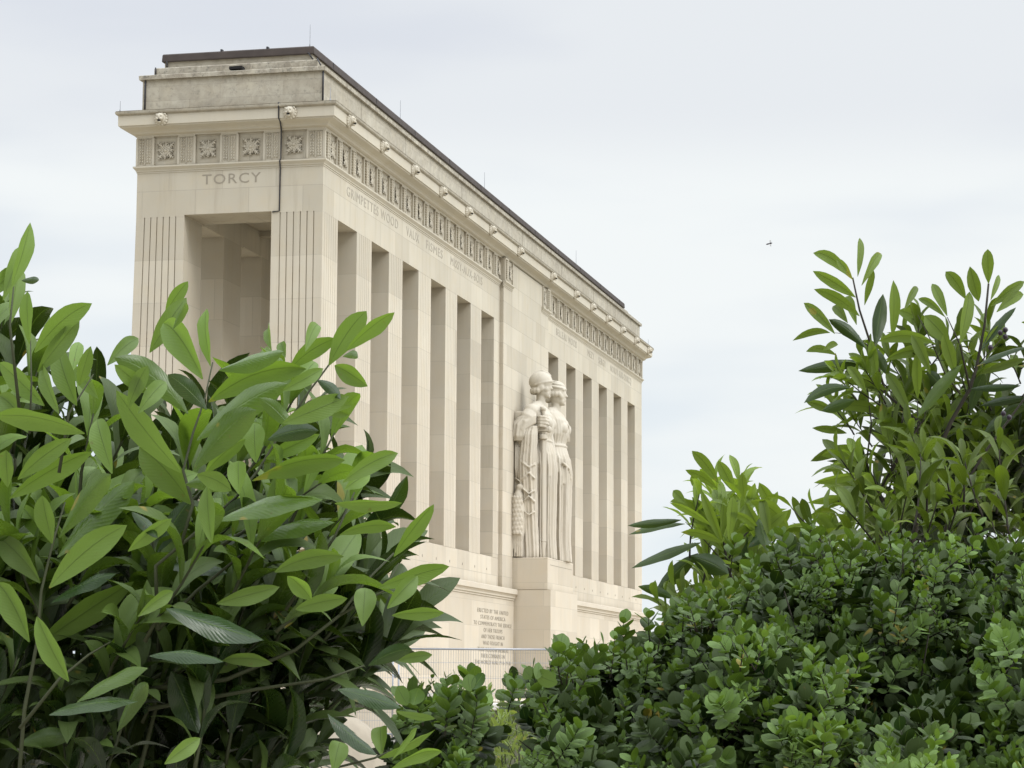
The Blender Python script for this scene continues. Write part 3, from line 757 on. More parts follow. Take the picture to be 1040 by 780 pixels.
def shoot(LV, ST, p0, dr, length, n, ll, lw, young=.4, tone=.5, spread=1.0, curl=.0, kind='alt', r0=.0035, droop=.18, tipyoung=.25, bare=0.12):
    dr = unit(np.array(dr, float)); p = np.array(p0, float); pts = [p.copy()]; seg = length/n
    side = unit(np.cross(dr, np.array([.3, .2, 1.0])+RNG.normal(0, .3, 3))); ang = random.uniform(0, 6.28)
    for k in range(n):
        dr = unit(dr+RNG.normal(0, .05, 3)+np.array([0, 0, curl])); p = p+dr*seg; pts.append(p.copy())
        s0 = unit(np.cross(dr, side)); s1 = np.cross(dr, s0)
        f = k/max(1, n-1)
        if f < bare: continue
        rep = 2 if kind == 'opp' else 1
        for q in range(rep):
            a_ = ang+q*math.pi; out = s0*math.cos(a_)+s1*math.sin(a_)
            op = spread*(1.15-.62*f)*random.uniform(.85, 1.15)
            a = unit(dr*math.cos(op)+out*math.sin(op)+np.array([0, 0, .12]))
            upn = unit(np.cross(np.cross(a, dr), a)); upn = unit(upn+np.array([0, 0, .5])+RNG.normal(0, .18, 3))
            sv = np.cross(a, upn); sz = random.uniform(.78, 1.12)*(1 if f < .8 else random.uniform(.5, .9))*(.85+.3*min(1, f*3))
            LV.add(p-dr*seg*.3, a, -sv, ll*sz, lw*.5*sz*random.uniform(.9, 1.1), droop*random.uniform(.3, 1.5), random.uniform(.15, .65),
                   min(1, max(0, tone+random.uniform(-.35, .35))), min(1, max(0, young+tipyoung*f+random.uniform(-.15, .15))), random.uniform(-.3, .3))
        ang += (math.pi/2 if kind == 'opp' else 2.4)+random.uniform(-.2, .2)
    ST.tube(pts, [r0*(1-.6*i/n) for i in range(n+1)], 5)
    return pts

def inside(u, v, poly):
    c = False; j = len(poly)-1
    for i in range(len(poly)):
        if (poly[i][1] > v) != (poly[j][1] > v) and u < (poly[j][0]-poly[i][0])*(v-poly[i][1])/(poly[j][1]-poly[i][1])+poly[i][0]: c = not c
        j = i
    return c

M['laurel'] = leafmat('cherry_laurel_leaf', (.014, .040, .009), (.110, .182, .030), (.106, .172, .032), (.28, .46, .035), rib=.04, tmix=.30, rough=(.18, .36), spec=.45)
M['laurel2'] = leafmat('laurel_leaf', (.013, .036, .009), (.105, .170, .022), (.105, .155, .028), (.30, .44, .03), rib=.045, tmix=.32, rough=(.26, .42), spec=.32)
M['box'] = leafmat('box_leaf', (.022, .062, .014), (.135, .220, .028), (.09, .15, .035), (.21, .35, .03), rib=.04, veins=0, rough=(.30, .48), tmix=.24, spec=.28)
M['slim'] = leafmat('young_shrub_leaf', (.07, .11, .02), (.17, .23, .04), (.14, .19, .05), (.3, .4, .05), rib=.08, veins=0)
M['stem'] = plain('green_brown_stem', (.034, .040, .016), .7, var=.4, scale=30)
M['twig'] = plain('dark_twig', (.028, .024, .016), .8, var=.4, scale=30)
M['berry'] = plain('dark_berry', (.02, .012, .02), .35)

# ---- the cherry laurel on the left
lb = thing('laurel_bush', 'big cherry laurel bush with long glossy leaves filling the left foreground', 'bush', tuple(float(c) for c in (*at(120, 780, 3.6)[:2], GROUND)))
LV = Leaves(); ST = MB()
D0 = 3.15
# (stem end, tip, seen width, how young/bright, upper face seen)
HERO = [
 ((12,290),(34,226),15,.7,0),((3,305),(27,250),15,.6,0),((10,330),(21,270),15,.6,0),((-10,302),(20,271),17,.5,0),((22,285),(41,285),8,.2,1),((30,350),(25,296),14,.9,0),
 ((35,358),(92,312),22,.75,0),((38,378),(82,325),19,.6,0),((78,412),(53,350),24,.7,0),((73,378),(81,345),14,.8,0),((80,392),(92,354),14,.7,0),((109,371),(144,342),16,.7,0),
 ((168,318),(191,287),14,.85,0),((152,358),(191,303),21,.65,0),((175,335),(193,308),9,.5,1),((206,385),(160,327),32,.85,0),((214,372),(203,312),15,.95,0),((191,420),(114,365),26,.35,1),
 ((210,416),(169,381),20,.15,1),((222,376),(291,361),17,.45,1),((212,408),(311,378),29,.75,0),((200,447),(297,397),28,.55,1),((198,476),(265,418),32,.35,1),((334,371),(373,317),24,.8,0),
 ((352,356),(402,321),14,.85,0),((348,362),(366,365),9,.4,1),((340,371),(372,393),20,.8,0),((294,375),(341,347),19,.8,0),((276,356),(268,331),12,.9,0),((310,357),(325,328),14,.75,0),
 ((290,363),(284,347),11,.7,0),((322,386),(347,408),12,.15,1),((287,397),(331,375),15,.55,0),((287,430),(358,404),24,.55,0),((312,424),(360,415),15,.4,0),((325,412),(356,424),12,.5,0),
 ((272,447),(324,438),19,.1,1),((298,429),(333,427),7,.1,1),((270,466),(325,442),18,.7,0),((260,470),(257,428),23,.9,0),((208,481),(249,448),16,.95,0),((348,490),(406,461),19,.9,0),
 ((256,488),(353,479),19,.65,0),((200,482),(235,500),20,.6,0),((243,502),(241,467),21,.8,0),((350,497),(379,480),18,.8,0),
 ((222,529),(330,519),21,.45,1),((340,511),(408,518),15,.5,0),((248,549),(344,543),18,.4,1),((345,543),(404,540),14,.6,0),((400,565),(443,519),17,.9,0),((384,597),(461,582),21,.6,0),
 ((393,618),(427,585),19,.9,0),((398,625),(452,628),14,.7,0),((374,676),(422,660),17,.1,1),((404,671),(440,666),12,.5,0),((279,581),(349,567),21,.6,0),((220,613),(285,598),19,.55,0),
 ((368,636),(372,596),23,.65,0),((300,619),(353,609),19,.55,0),((292,585),(316,611),18,.9,0),((226,671),(274,678),14,.95,0),((343,700),(406,722),14,.1,1),((333,725),(380,771),12,.1,1),
 ((388,768),(385,735),18,.85,0),((385,770),(447,749),13,.85,0),((396,782),(452,768),15,.9,0),((398,772),(428,742),8,.95,0),((338,785),(347,752),21,.8,0),
 ((86,440),(-12,431),25,.45,0),((184,480),(112,402),27,.6,0),((114,481),(92,423),26,.6,0),((194,512),(140,458),34,.55,0),((10,506),(97,465),21,.5,0),((18,487),(73,447),20,.6,0),
 ((60,546),(118,483),24,.5,1),((58,566),(141,495),26,.5,1),((50,597),(130,535),30,.5,0),((41,592),(-8,548),26,.55,0),((52,552),(18,512),20,.95,0),((53,552),(40,505),22,.8,0),
 ((160,561),(197,508),22,.08,1),((188,492),(236,498),18,.5,1),((215,552),(208,493),18,.7,0),((165,576),(231,586),12,.1,1),((134,520),(160,550),11,.1,1),((220,526),(263,511),18,.2,1),
 ((8,495),(5,458),20,.8,0),((30,652),(-6,592),28,.75,0),((38,656),(138,596),29,.8,0),((52,612),(122,591),12,.1,1),((98,669),(167,625),17,.95,0),((70,692),(34,628),24,.65,0),
 ((78,713),(155,688),14,.5,1),((50,726),(141,720),14,.1,1),((174,682),(201,745),31,.1,1),((167,776),(205,750),17,.9,0),((150,694),(124,742),18,.25,1),((152,666),(227,678),13,.05,1),
 ((187,683),(263,672),13,.85,0),((169,618),(263,656),20,.05,1),((140,626),(180,602),14,.75,0),((20,756),(75,749),20,.3,1),((130,560),(175,530),14,.6,0),((300,440),(262,405),16,.4,1),
 ((150,400),(116,372),16,.5,0),((45,412),(-5,368),24,.6,0),((30,440),(-6,402),22,.6,0),((60,420),(35,368),18,.6,0),((100,405),(70,372),16,.6,0),((130,415),(150,372),16,.6,0),((140,420),(172,386),18,.6,0),
]
for i, (b, t, w, yg, up) in enumerate(HERO):
    px_leaf(LV, b, t, w, D0+random.uniform(-.18, .18), random.uniform(-.03, .05), up=bool(up), young=yg+(.2 if up and yg > .2 else 0), tone=.35+.5*random.random(), bend=.13, asp=.30)
def pstem(ST, pts, d, r): MB().tube([at(u, v, d+.02*i) for i, (u, v) in enumerate(pts)], [.62*r*(1-.6*i/(len(pts)-1)) for i in range(len(pts))], 6).build('stem', M['stem'], lb, True)
pstem(ST, [(182,560),(196,512),(186,478),(196,440),(208,405),(216,368)], D0+.05, .0042)
pstem(ST, [(160,640),(158,575),(200,540),(240,505),(262,478),(285,440),(312,400),(336,368),(352,352)], D0+.06, .0046)
pstem(ST, [(120,900),(140,790),(158,720),(150,660),(160,600),(155,550),(130,505)], D0+.12, .006)
pstem(ST, [(10,900),(25,720),(38,650),(42,600),(54,550),(66,510)], D0, .005)
pstem(ST, [(20,740),(60,690),(90,665),(112,652)], D0-.02, .004)
pstem(ST, [(160,640),(200,600),(250,560),(262,510)], D0+.1, .0045)
pstem(ST, [(150,700),(230,690),(300,660),(345,625),(372,590),(400,562)], D0+.12, .0055)
pstem(ST, [(345,625),(390,600),(405,572)], D0+.12, .003)
pstem(ST, [(290,620),(340,545),(360,500)], D0+.12, .004)
pstem(ST, [(150,720),(260,700),(330,690),(370,676)], D0+.12, .005)
pstem(ST, [(150,900),(260,800),(380,770),(398,762)], D0+.05, .004)
pstem(ST, [(20,420),(10,330),(14,290)], D0+.05, .004)
pstem(ST, [(60,480),(70,420),(95,380)], D0+.05, .004)
pstem(ST, [(30,440),(32,390),(31,345)], D0+.05, .003)
# the mass of the bush behind and below: shoots springing from inside
POLY = [(-140,420),(-60,330),(15,340),(60,395),(110,425),(150,455),(205,425),(262,410),(300,415),(322,455),(330,520),(352,570),(372,610),(375,655),(340,695),(292,740),(265,900),(-140,900)]
random.seed(21)
def mass(n, dlo, dhi, young, inset, tone, ll=.105, poly=POLY, LV=LV, ST=ST, mat=None, vmin=-1, lw=.32):
    k = 0; tries = 0
    while k < n and tries < n*60:
        tries += 1
        u = random.uniform(-130, 380); v = random.uniform(300, 880)
        if not inside(u, v, poly) or v < vmin: continue
        if inset and not (inside(u+inset, v-inset, poly) and inside(u-inset*.4, v-inset, poly)): continue
        d = random.uniform(dlo, dhi); p = at(u, v+30, d)
        outx = (u-120)/300
        dr = np.array(RT)*(outx*.5+random.uniform(-.1, .9))+np.array([0, 0, 1])*random.uniform(.55, 1.2)-np.array(FW)*random.uniform(-.2, .45)
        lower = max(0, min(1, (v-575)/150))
        shoot(LV, ST, p, dr, random.uniform(.10, .17), random.randint(5, 8), ll*random.uniform(.85, 1.2), ll*lw, young*(1-lower*.85)-(.35 if d > 3.7 else 0)-.2*lower, tone*(1-.6*lower)-(.1 if d > 3.7 else 0), spread=random.uniform(.6, .95), droop=.2+.15*lower, tipyoung=.25*(1-lower), bare=.0, r0=.003)  # low and deep leaves coloured darker to paint the shade inside the bush
        k += 1
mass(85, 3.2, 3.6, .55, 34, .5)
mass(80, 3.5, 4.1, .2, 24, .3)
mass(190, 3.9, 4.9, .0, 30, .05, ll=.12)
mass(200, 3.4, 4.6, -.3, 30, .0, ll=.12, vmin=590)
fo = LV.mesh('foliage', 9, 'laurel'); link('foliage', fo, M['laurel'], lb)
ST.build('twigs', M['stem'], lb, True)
for (u, v) in ((150, 900), (10, 900), (260, 800), (60, 900), (220, 900)):
    q = at(u, v, D0+.2); MB().tube([q, (q+np.array([lb.location.x, lb.location.y, GROUND]))/2+np.array([.05, 0, 0]), (lb.location.x+random.uniform(-.15, .15), lb.location.y+random.uniform(-.15, .15), GROUND-.05)], [.009, .016, .024], 7).build('trunk', M['twig'], lb, True)

# ---- laurel shrubs behind the hedge on the right
def hero_shrub(name, label, d, hero, stems, loc_px, fills, berries=(), mat='laurel2', seed=3, nl=8):
    random.seed(seed); q = at(loc_px[0], loc_px[1], d); t = thing(name, label, 'bush', (float(q[0]), float(q[1]), GROUND))
    LV = Leaves(); ST = MB()
    for b, tp, w, yg, up in hero: px_leaf(LV, b, tp, w, d+random.uniform(-.15, .15), random.uniform(-.04, .06), up=bool(up), young=yg, tone=.3+.6*random.random(), bend=.10, asp=.17)
    for pts, r in stems: MB().tube([at(u, v, d+.01*i) for i, (u, v) in enumerate(pts)], [.55*r*(1-.65*i/(len(pts)-1)) for i in range(len(pts))], 6).build('stem', M['twig'], t, True)
    for (u0, u1, v0, v1, n, dl, dh, yg, tn, lean, ll) in fills:
        for k in range(n):
            p = at(random.uniform(u0, u1), random.uniform(v0, v1), random.uniform(d+dl, d+dh))
            dr = np.array(RT)*(lean+random.uniform(-.55, .55))+np.array([0, 0, 1])*random.uniform(.5, 1.1)-np.array(FW)*random.uniform(-.4, .5)
            shoot(LV, ST, p, dr, random.uniform(.08, .14), random.randint(6, 9), ll*random.uniform(.8, 1.1), ll*.25, yg, tn, spread=random.uniform(.8, 1.1), droop=.15, bare=0, r0=.0022)
    me = LV.mesh('foliage', nl, 'laurel'); link('foliage', me, M[mat], t)
    b0 = at(loc_px[0], loc_px[1], d+.1); MB().tube([b0, b0+np.array([.06, .02, -.5]), (q[0], q[1], GROUND-.05)], [.012, .018, .026], 7).build('trunk', M['twig'], t, True)
    ST.build('twigs', M['twig'], t, True)
    for (u, v) in berries:
        MB().ellipsoid(at(u, v, d-.35), (.0056, .0056, .0062), 10, 8).build('berry', M['berry'], t, True)
    return t
HR = [((866,283),(824,257),12,.6,0),((869,302),(825,276),12,.6,0),((873,321),(827,295),12,.55,0),((848,339),(815,307),11,.55,0),((843,338),(807,347),8,.5,0),((871,281),(876,239),8,.7,0),((875,290),(899,256),10,.55,0),
 ((878,310),(888,275),8,.6,0),((866,284),(849,262),8,.9,0),((880,354),(841,325),12,.05,1),((861,328),(844,310),10,.5,0),((851,350),(838,356),7,.5,0),((879,368),(812,378),13,.1,1),((850,361),(817,358),8,.4,0),
 ((863,394),(816,411),12,.1,1),((900,396),(858,389),13,.6,0),((889,352),(897,300),14,.15,1),((906,342),(910,285),12,.7,0),((918,315),(934,290),8,.7,0),((962,321),(945,286),10,.65,0),((960,322),(931,303),8,.6,0),
 ((981,304),(960,276),13,.5,0),((994,306),(985,272),13,.5,0),((1004,288),(1003,253),12,.8,0),((1006,305),(1017,278),7,.6,0),((1006,311),(1043,286),12,.6,0),((1012,317),(1043,299),12,.5,0),((975,350),(988,295),14,.8,0),
 ((965,350),(938,320),18,.5,0),((952,346),(910,316),15,.5,0),((950,349),(891,348),13,.6,0),((955,362),(901,367),13,.6,0),((996,357),(1033,316),8,.1,1),((992,372),(1044,357),6,.1,1),((995,380),(1043,365),9,.3,0),
 ((932,405),(931,357),10,.75,0),((925,424),(898,378),12,.7,0),((932,424),(977,371),13,.5,1),((985,395),(1036,394),8,.05,1),((996,412),(1044,404),9,.05,1),((905,385),(880,350),12,.2,1),((868,406),(835,418),12,.2,1),
 ((850,420),(818,408),10,.5,0),((870,330),(858,300),10,.5,0),((890,380),(884,345),10,.6,0),((880,400),(860,372),10,.6,0),((945,380),(925,340),12,.5,0),((970,380),(958,340),13,.4,0),((1000,350),(1020,330),9,.5,0),
 ((960,400),(940,378),14,.1,1),((985,420),(1000,380),13,.2,1),((1010,430),(1044,412),12,.3,1),((1000,440),(1030,425),12,.1,1),((860,440),(826,436),8,.5,0),((864,452),(824,470),12,.3,0),((880,455),(834,464),13,.85,0),
 ((890,470),(838,482),12,.8,0),((880,480),(826,493),10,.8,0),((880,505),(822,513),10,.9,0),((870,500),(830,521),9,.8,0),((895,420),(852,415),13,.5,0),((1035,470),(1010,440),12,.4,0)]
SR = [(((930,620),(925,560),(940,490),(965,430),(985,395),(992,372),(1000,330),(1004,288)), .012), (((930,620),(905,540),(893,500),(915,460),(935,430),(900,400),(886,355),(873,315),(866,282)), .010),
      (((985,395),(975,350),(962,322)), .005), (((992,372),(1012,350),(1024,335)), .0025), (((886,355),(868,340),(848,338)), .003), (((930,620),(975,500),(1000,460),(1044,400)), .010), (((893,500),(880,470),(885,430),(880,390)), .005), (((975,400),(960,380),(945,345),(932,320)), .004), (((940,490),(932,440),(932,400)), .004), (((900,400),(880,385),(845,372)), .003)]
FR = [(880, 1050, 450, 570, 44, -.1, .5, .35, .45, -.1, .10), (895, 1080, 440, 560, 80, .2, .9, -.2, .0, .1, .11), (868, 905, 500, 570, 12, -.2, .2, .75, .6, -.3, .08), (850, 1040, 520, 580, 16, -1.9, -1.6, .2, .4, -.1, .07), (1050, 1120, 380, 600, 22, 0, .6, .3, .4, .2, .09),
      (900, 1060, 480, 600, 60, .1, .9, -.2, .0, 0, .11), (905, 1010, 395, 450, 16, .0, .5, .3, .3, 0, .08), (860, 900, 400, 450, 6, 0, .3, .5, .5, -.4, .08), (910, 1040, 370, 420, 8, .0, .5, .1, .3, .2, .09)]
hero_shrub('laurel_shrub', 'tall laurel shrub with dark berries rising above the right end of the hedge', 5.6, HR, SR, (930, 620), FR,
           ((1021,335),(1016,338),(1021,342),(1006,353),(1019,420),(1025,424)), seed=5)
HC = [((730,491),(702,459),12,.8,0),((728,496),(697,479),10,.6,0),((746,500),(729,468),13,.75,0),((733,532),(733,486),10,.95,0),((740,551),(746,505),11,.85,0),((756,507),(753,481),9,.7,0),((773,511),(747,494),12,.8,0),
 ((786,516),(771,491),12,.7,0),((802,539),(763,511),16,.75,0),((735,560),(698,525),14,.9,0),((731,537),(703,507),12,.85,0),((724,532),(696,509),11,.8,0),((715,521),(678,510),9,.7,0),((696,511),(683,498),10,.6,0),
 ((692,528),(638,537),8,.15,1),((696,532),(639,546),6,.2,1),((712,551),(644,581),10,.2,1),((709,562),(666,605),16,.1,1),((740,583),(703,567),21,.12,1),((712,502),(702,484),10,.6,0),((684,608),(650,597),10,.2,1),
 ((760,585),(806,590),14,.05,1),((748,603),(690,606),14,.2,1),((760,556),(791,536),12,.05,1),((750,578),(758,545),14,.15,1),((757,590),(757,568),12,.9,0),((772,587),(770,566),12,.9,0),((738,530),(722,495),10,.95,0),
 ((742,560),(720,540),10,.9,0),((745,570),(757,530),11,.6,0),((760,545),(785,530),10,.4,0),((690,608),(672,590),10,.5,0),((700,600),(680,622),12,.4,0),((730,610),(716,590),10,.7,0),((765,600),(745,588),10,.5,0),((780,560),(770,530),14,.2,1)]
for k_ in range(15):
    a_ = math.radians(-168+k_*10.5); l_ = random.uniform(42, 62); o_ = random.uniform(4, 16); cx_, cy_ = 736+random.uniform(-8, 10), 552+random.uniform(-16, 10)
    HC.append(((cx_+o_*math.cos(a_), cy_+o_*math.sin(a_)), (cx_+l_*math.cos(a_), cy_+l_*math.sin(a_)*1.1), random.uniform(7, 10), random.uniform(.7, 1), 0))
for k_ in range(9):
    a_ = math.radians(-150+k_*16); l_ = random.uniform(34, 48); cx_, cy_ = 776+random.uniform(-6, 8), 546+random.uniform(-6, 8)
    HC.append(((cx_, cy_), (cx_+l_*math.cos(a_), cy_+l_*math.sin(a_)), random.uniform(8, 11), random.uniform(.5, .9), 0))
SCm = [(((765,700),(758,650),(748,605),(738,570),(733,535),(730,492)), .008), (((738,570),(755,545),(780,520),(790,515)), .004), (((738,575),(715,548),(696,530)), .003), (((748,605),(720,610),(690,612)), .0035)]
FC = [(700, 780, 540, 600, 14, .0, .35, .8, .7, -.1, .085), (725, 800, 600, 650, 22, .0, .5, .35, .4, 0, .08), (690, 760, 630, 670, 10, -.1, .3, .4, .4, -.2, .08), (785, 850, 580, 640, 18, .2, .7, .2, .3, .1, .08)]
hero_shrub('laurel_shrub', 'lower laurel shrub with a burst of pale upright young leaves beside the monument', 4.9, HC, SCm, (765, 700), FC, seed=9)

# ---- the box hedge
random.seed(4)
bh = thing('box_hedge', 'dense box hedge with small round leathery leaves across the lower right foreground', 'hedge', tuple(float(c) for c in (*at(780, 780, 3.3)[:2], GROUND)))
LV = Leaves(); ST = MB()
TOP = [(400,742),(425,712),(450,705),(480,712),(505,706),(520,704),(545,690),(568,676),(600,672),(625,668),(650,664),(668,638),(690,622),(712,622),(735,616),(760,594),(790,566),(820,552),(850,568),(880,562),(910,560),(940,570),(970,562),(1000,566),(1040,558),(1120,558)]
def top_at(u):
    for (a, b), (c, d) in zip(TOP, TOP[1:]):
        if a <= u <= c: return b+(d-b)*(u-a)/(c-a)
    return TOP[-1][1]
def depth_at(u, v):
    """the hedge face: lumpy, leaning away upward"""
    tv = top_at(u); h = max(0, min(1, (v-tv)/230))
    return 3.95-.9*h**.8+.22*math.sin(u*.021+1)*math.cos(v*.027)+.16*math.sin(u*.053+v*.04)+.10*math.sin(u*.11-v*.09)
def box_shoot(u, v, d, young, tone, lmul=1.0, length=None, dr=None):
    p = at(u, v, d)
    if dr is None: dr = np.array(RT)*random.uniform(-.7, .7)+np.array([0, 0, 1])*random.uniform(.3, 1.1)-np.array(FW)*random.uniform(-.1, .9)
    n = random.randint(5, 8); shoot(LV, ST, p, dr, length or random.uniform(.035, .07), n if length is None else int(length/.0085), .0185*lmul*1.12, .0160*lmul, young, tone, spread=random.uniform(.8, 1.1), kind='opp', r0=.0011, droop=.10, tipyoung=.2, bare=0)
def hole(u, v):
    return ((u-905)/62)**2+((v-735)/36)**2 < 1 or ((u-640)/40)**2+((v-722)/16)**2 < 1
n_ = 0
while n_ < 1900:
    u = random.uniform(405, 1110); v = random.uniform(540, 850); tv = top_at(u)
    if v < tv+8: continue
    if u < 560 and v > tv+8 and 486 < u < 552 and v > 722: continue
    if hole(u, v) and random.random() < .93: continue
    clump = .5+.5*math.sin(u*.045+v*.06)*math.sin(u*.023-v*.05+2)
    d = depth_at(u, v)+random.uniform(-.14, .2)+(.38*(1-clump))
    box_shoot(u, v+8, d, (.22+.35*clump)*(1 if random.random() < .8 else 1.6)+(.25 if 820 < u < 1000 and v < 620 else 0), .25+.5*clump, lmul=random.choice((.62, .75, .85, 1.0, 1.2))*(.85 if v < 640 and u > 760 else 1.0)); n_ += 1
n_ = 0
while n_ < 1100:                                                        # second layer, leaves coloured darker to paint the shade inside
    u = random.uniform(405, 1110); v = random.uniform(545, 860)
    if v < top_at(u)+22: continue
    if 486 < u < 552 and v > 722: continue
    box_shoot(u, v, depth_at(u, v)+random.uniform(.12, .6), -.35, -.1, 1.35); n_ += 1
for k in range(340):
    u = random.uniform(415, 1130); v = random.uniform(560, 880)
    if v > top_at(u)+34 and not (480 < u < 556 and v > 718): box_shoot(u, v, depth_at(u, v)+random.uniform(.6, 1.0), -.4, -.2, 2.3)  # backing leaves, colour darkened for the hedge's inner shade
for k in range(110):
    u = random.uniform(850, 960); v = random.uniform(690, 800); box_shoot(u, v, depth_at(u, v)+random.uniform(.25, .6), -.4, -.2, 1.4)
# sprigs standing above the top line
for k in range(46):
    u = random.uniform(560, 1040); tv = top_at(u); dd = 3.55+random.uniform(-.2, .3); P0, P1 = at(u, tv+20, dd), at(u+random.uniform(-16, 16), tv-random.uniform(2, 24), dd)
    box_shoot(u, tv+20, dd, .4, .4, random.uniform(.7, 1.1), length=float(np.linalg.norm(P1-P0)), dr=P1-P0)
for (u0, v0, u1, v1, k) in ((637, 668, 632, 627, 1.0), (568, 676, 566, 650, 1.2), (588, 690, 612, 650, 1.15), (556, 712, 538, 678, 1.3), (484, 700, 477, 682, 1.3), (478, 735, 488, 700, 1.3), (430, 725, 420, 700, 1.5), (452, 735, 458, 703, 1.3),
                        (742, 570, 745, 545, 1), (833, 560, 835, 538, 1), (905, 545, 900, 520, 1), (985, 560, 990, 528, 1), (1010, 575, 1014, 545, 1.1), (660, 640, 655, 622, 1.1), (668, 650, 672, 634, 1.0)):
    dd = 3.3 if u0 < 600 else 3.5
    P0, P1 = at(u0, v0+12, dd), at(u1, v1+4, dd); box_shoot(u0, v0+12, dd, .45, .4, k, length=float(np.linalg.norm(P1-P0)), dr=P1-P0)
px = [((540,688),(531,679),15,.4,0),((545,690),(549,672),11,.4,0),((566,694),(543,685),20,.5,0),((478,702),(474,684),16,.6,0),((480,700),(491,685),12,.2,1),((414,716),(402,697),18,.8,0),((420,716),(425,700),19,.5,1),((402,722),(440,735),10,.6,0)]
for b, t, w, yg, up in px: px_leaf(LV, b, t, w, 2.9, .01, bool(up), yg, .5, .08, .2, .6)
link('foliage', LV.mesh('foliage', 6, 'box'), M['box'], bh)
for k in range(26):                                                    # woody twigs inside
    u = random.uniform(430, 1080); q = at(u, 800, 3.7+random.uniform(-.2, .2)); tp = at(u+random.uniform(-40, 40), top_at(u)+random.uniform(45, 80), 3.6+random.uniform(-.1, .3))
    ST.tube([q, (q+tp)/2+RNG.normal(0, .02, 3), tp], [.003, .002, .0008], 5)
for k in range(9):
    u = 440+k*75; q = at(u, 800, 3.7); ST.tube([q, (q[0], q[1]+.03, GROUND-.05)], [.008, .016], 6)
ST.build('twigs', M['twig'], bh, True)
# lower body of the hedge, below what the lens sees, so it stands on the ground
LV2 = Leaves(); ST2 = MB(); keep = LV, ST; LV, ST = LV2, ST2
for k in range(260):
    u = random.uniform(420, 1110); p = at(u, 820, 3.4+random.uniform(-.1, .35)); z = random.uniform(GROUND+.1, p[2])
    dr = np.array(RT)*random.uniform(-.7, .7)+np.array([0, 0, .7])-np.array(FW)*random.uniform(.2, .9)
    shoot(LV2, ST2, (p[0], p[1], z), dr, .08, 5, .035, .024, .2, .3, kind='opp', r0=.001, bare=0)
link('lower_foliage', LV2.mesh('lower_foliage', 3, 'box'), M['box'], bh)

# ---- pale young shrub seen through the gap in the hedge
random.seed(8); q = at(518, 790, 7.5); ys = thing('young_shrub', 'airy yellow green shrub with narrow leaves in the gap of the box hedge', 'shrub', (float(q[0]), float(q[1]), GROUND))
LV = Leaves(); ST = MB()
for k in range(120):
    u = random.uniform(455, 580); p = at(u, random.uniform(755, 830), 7.5+random.uniform(-.3, .3))
    dr = np.array(RT)*random.uniform(-.5, .5)+np.array([0, 0, 1])+np.array(FW)*random.uniform(-.4, .4)
    shoot(LV, ST, p, dr, random.uniform(.10, .2), 9, .05, .013, .6, .5, spread=.9, bare=0, r0=.002)
link('foliage', LV.mesh('foliage', 5, 'slim'), M['slim'], ys)
for k in range(10):
    p = at(random.uniform(480, 560), 800, 7.5); ST.tube([p, (q[0], q[1], GROUND-.03)], [.004, .01], 5)
ST.build('stems', M['stem'], ys, True)

# ---- insect in flight
q = at(781, 247.6, 5.0); ins = thing('flying_insect', 'small dark insect flying in the open sky right of the monument', 'insect', tuple(float(c) for c in q))
R3 = Matrix(((RT[0], FW[0], UP[0]), (RT[1], FW[1], UP[1]), (RT[2], FW[2], UP[2])))
mb = MB(); mb.ellipsoid((-.002, 0, -.0004), (.0042, .0014, .0014), 12, 8, Matrix.Rotation(-.25, 3, 'Y')).ellipsoid((.003, 0, .0010), (.0022, .0017, .0017), 10, 8).ellipsoid((.0054, 0, .0015), (.0012, .0012, .0012), 8, 6)
mb.V = [tuple(R3 @ Vector(v)+Vector(q)) for v in mb.V]; mb.build('body', M['berry'], ins, True)
wm = plain('insect_wing', (.35, .35, .34), .4)
for s in (-1, 1):
    mb = MB(); o = [(.0025, 0, .001), (.001, s*.002, .001+s*.003), (.002, s*.003, .001+s*.0065), (.0045, s*.003, .001+s*.0062), (.0045, s*.001, .001+s*.002)]
    mb.add([tuple(R3 @ Vector(v)+Vector(q)) for v in o], [(0, 1, 2, 3, 4)]); mb.build('wing', wm, ins)
# ---------------------------------------------------------------- light, sky, camera
SUN = Vector((.80, -.30, .72)).normalized()
sl = bpy.data.lights.new('sun', 'SUN'); sl.energy = 1.35; sl.angle = math.radians(20); sl.color = (1, .975, .93)
so = bpy.data.objects.new('sun', sl); C.objects.link(so); so.rotation_euler = SUN.to_track_quat('Z', 'Y').to_euler(); so.location = (20, -70, 30)
wd = bpy.data.worlds.new('World'); SC.world = wd; wd.use_nodes = True
nt = wd.node_tree; nt.nodes.clear()
def N(t, **k):
    x = nt.nodes.new(t)
    for a, b in k.items(): setattr(x, a, b)
    return x
def MA(op, a, b=0.0, c=None, clamp=False):
    x = N('ShaderNodeMath', operation=op, use_clamp=clamp)
    for i, v in enumerate((a, b, c)):
        if v is None: continue
        if isinstance(v, bpy.types.NodeSocket): nt.links.new(v, x.inputs[i])
        else: x.inputs[i].default_value = v
    return x.outputs[0]
def MR(v, a, b, lo, hi, sm=True):
    x = N('ShaderNodeMapRange', clamp=True, interpolation_type='SMOOTHSTEP' if sm else 'LINEAR'); nt.links.new(v, x.inputs[0])
    for i, q in enumerate((a, b, lo, hi)): x.inputs[i+1].default_value = q
    return x.outputs[0]
def MX(f, a, b, bl='MIX'):
    x = N('ShaderNodeMix', data_type='RGBA', blend_type=bl)
    for i, v in ((0, f), (6, a), (7, b)):
        if isinstance(v, bpy.types.NodeSocket): nt.links.new(v, x.inputs[i])
        elif isinstance(v, tuple): x.inputs[i].default_value = (*v, 1)
        else: x.inputs[i].default_value = v
    return x.outputs[2]
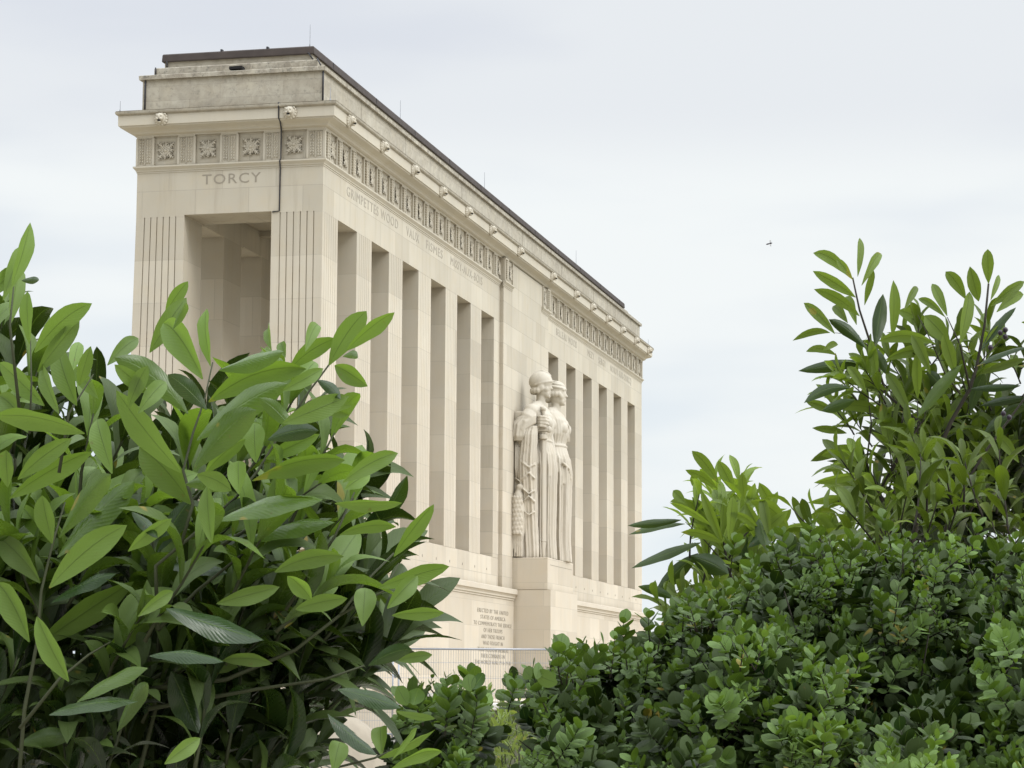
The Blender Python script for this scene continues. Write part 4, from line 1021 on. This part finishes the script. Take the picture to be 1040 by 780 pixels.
sky = N('ShaderNodeTexSky', sky_type='NISHITA'); sky.sun_disc = False; sky.sun_elevation = math.asin(SUN.z); sky.sun_rotation = math.atan2(SUN.x, SUN.y); sky.air_density = 1; sky.dust_density = 3
tc = N('ShaderNodeTexCoord'); dirv = tc.outputs['Generated']
sep = N('ShaderNodeSeparateXYZ'); nt.links.new(dirv, sep.inputs[0])
mp = N('ShaderNodeMapping'); nt.links.new(dirv, mp.inputs[0]); mp.inputs['Scale'].default_value = (2.6, 2.6, 11); mp.inputs['Location'].default_value = (.3, .6, .35)
n1 = N('ShaderNodeTexNoise'); nt.links.new(mp.outputs[0], n1.inputs[0]); n1.inputs['Scale'].default_value = 1.5; n1.inputs['Detail'].default_value = 4; n1.inputs['Roughness'].default_value = .45
# soft overcast: blue grey cloud with brighter rifts
el = sep.outputs[2]
band = MR(el, .02, .16, 1, 0)
grad = MX(MR(el, -.02, .30, 0, 1), (.81, .905, .965), (.755, .80, .875))
white = (.965, 1.0, 1.0)
cl = MX(MR(n1.outputs[0], .36, .62, .10, .95), grad, white)
hz = MX(MR(el, .195, .235, 0, .5), cl, (.755, .785, .85))
boost = MA('ADD', 1.0, MR(el, .32, .85, 0, BOOST_Z))
dt = N('ShaderNodeVectorMath', operation='DOT_PRODUCT'); nt.links.new(dirv, dt.inputs[0]); dt.inputs[1].default_value = tuple(SUN)
boost = MA('ADD', boost, MR(dt.outputs['Value'], .1, 1.0, 0, BOOST_S))
rear = N('ShaderNodeVectorMath', operation='DOT_PRODUCT'); nt.links.new(dirv, rear.inputs[0]); rear.inputs[1].default_value = tuple(float(c) for c in -FW)
boost = MA('MULTIPLY', boost, MA('SUBTRACT', 1.0, MA('MULTIPLY', MR(rear.outputs['Value'], .0, .6, 0, .8), MR(el, .15, .6, 1, 0))))
vm = N('ShaderNodeVectorMath', operation='SCALE'); nt.links.new(hz, vm.inputs[0]); nt.links.new(boost, vm.inputs[3])
bg1 = N('ShaderNodeBackground'); nt.links.new(sky.outputs[0], bg1.inputs[0]); bg1.inputs[1].default_value = .06
bg2 = N('ShaderNodeBackground'); nt.links.new(vm.outputs[0], bg2.inputs[0]); bg2.inputs[1].default_value = 1.0
ms = N('ShaderNodeMixShader'); ms.inputs[0].default_value = .93; nt.links.new(bg1.outputs[0], ms.inputs[1]); nt.links.new(bg2.outputs[0], ms.inputs[2])
wo = N('ShaderNodeOutputWorld'); nt.links.new(ms.outputs[0], wo.inputs[0])

cd = bpy.data.cameras.new('camera'); co = bpy.data.objects.new('camera', cd); C.objects.link(co)
cd.sensor_width = 36; cd.sensor_fit = 'HORIZONTAL'; cd.lens = FPX/1040*36; cd.clip_start = .05; cd.clip_end = 8000
co.matrix_world = Matrix(((RT[0], UP[0], -FW[0], CAM[0]), (RT[1], UP[1], -FW[1], CAM[1]), (RT[2], UP[2], -FW[2], CAM[2]), (0, 0, 0, 1)))
SC.camera = co
SC.view_settings.view_transform = 'Standard'; SC.view_settings.look = 'None'; SC.view_settings.exposure = 0; SC.view_settings.gamma = 1
SC.cycles.max_bounces = 8; SC.cycles.diffuse_bounces = 4; SC.cycles.transmission_bounces = 4
SC.cycles.use_denoising = True
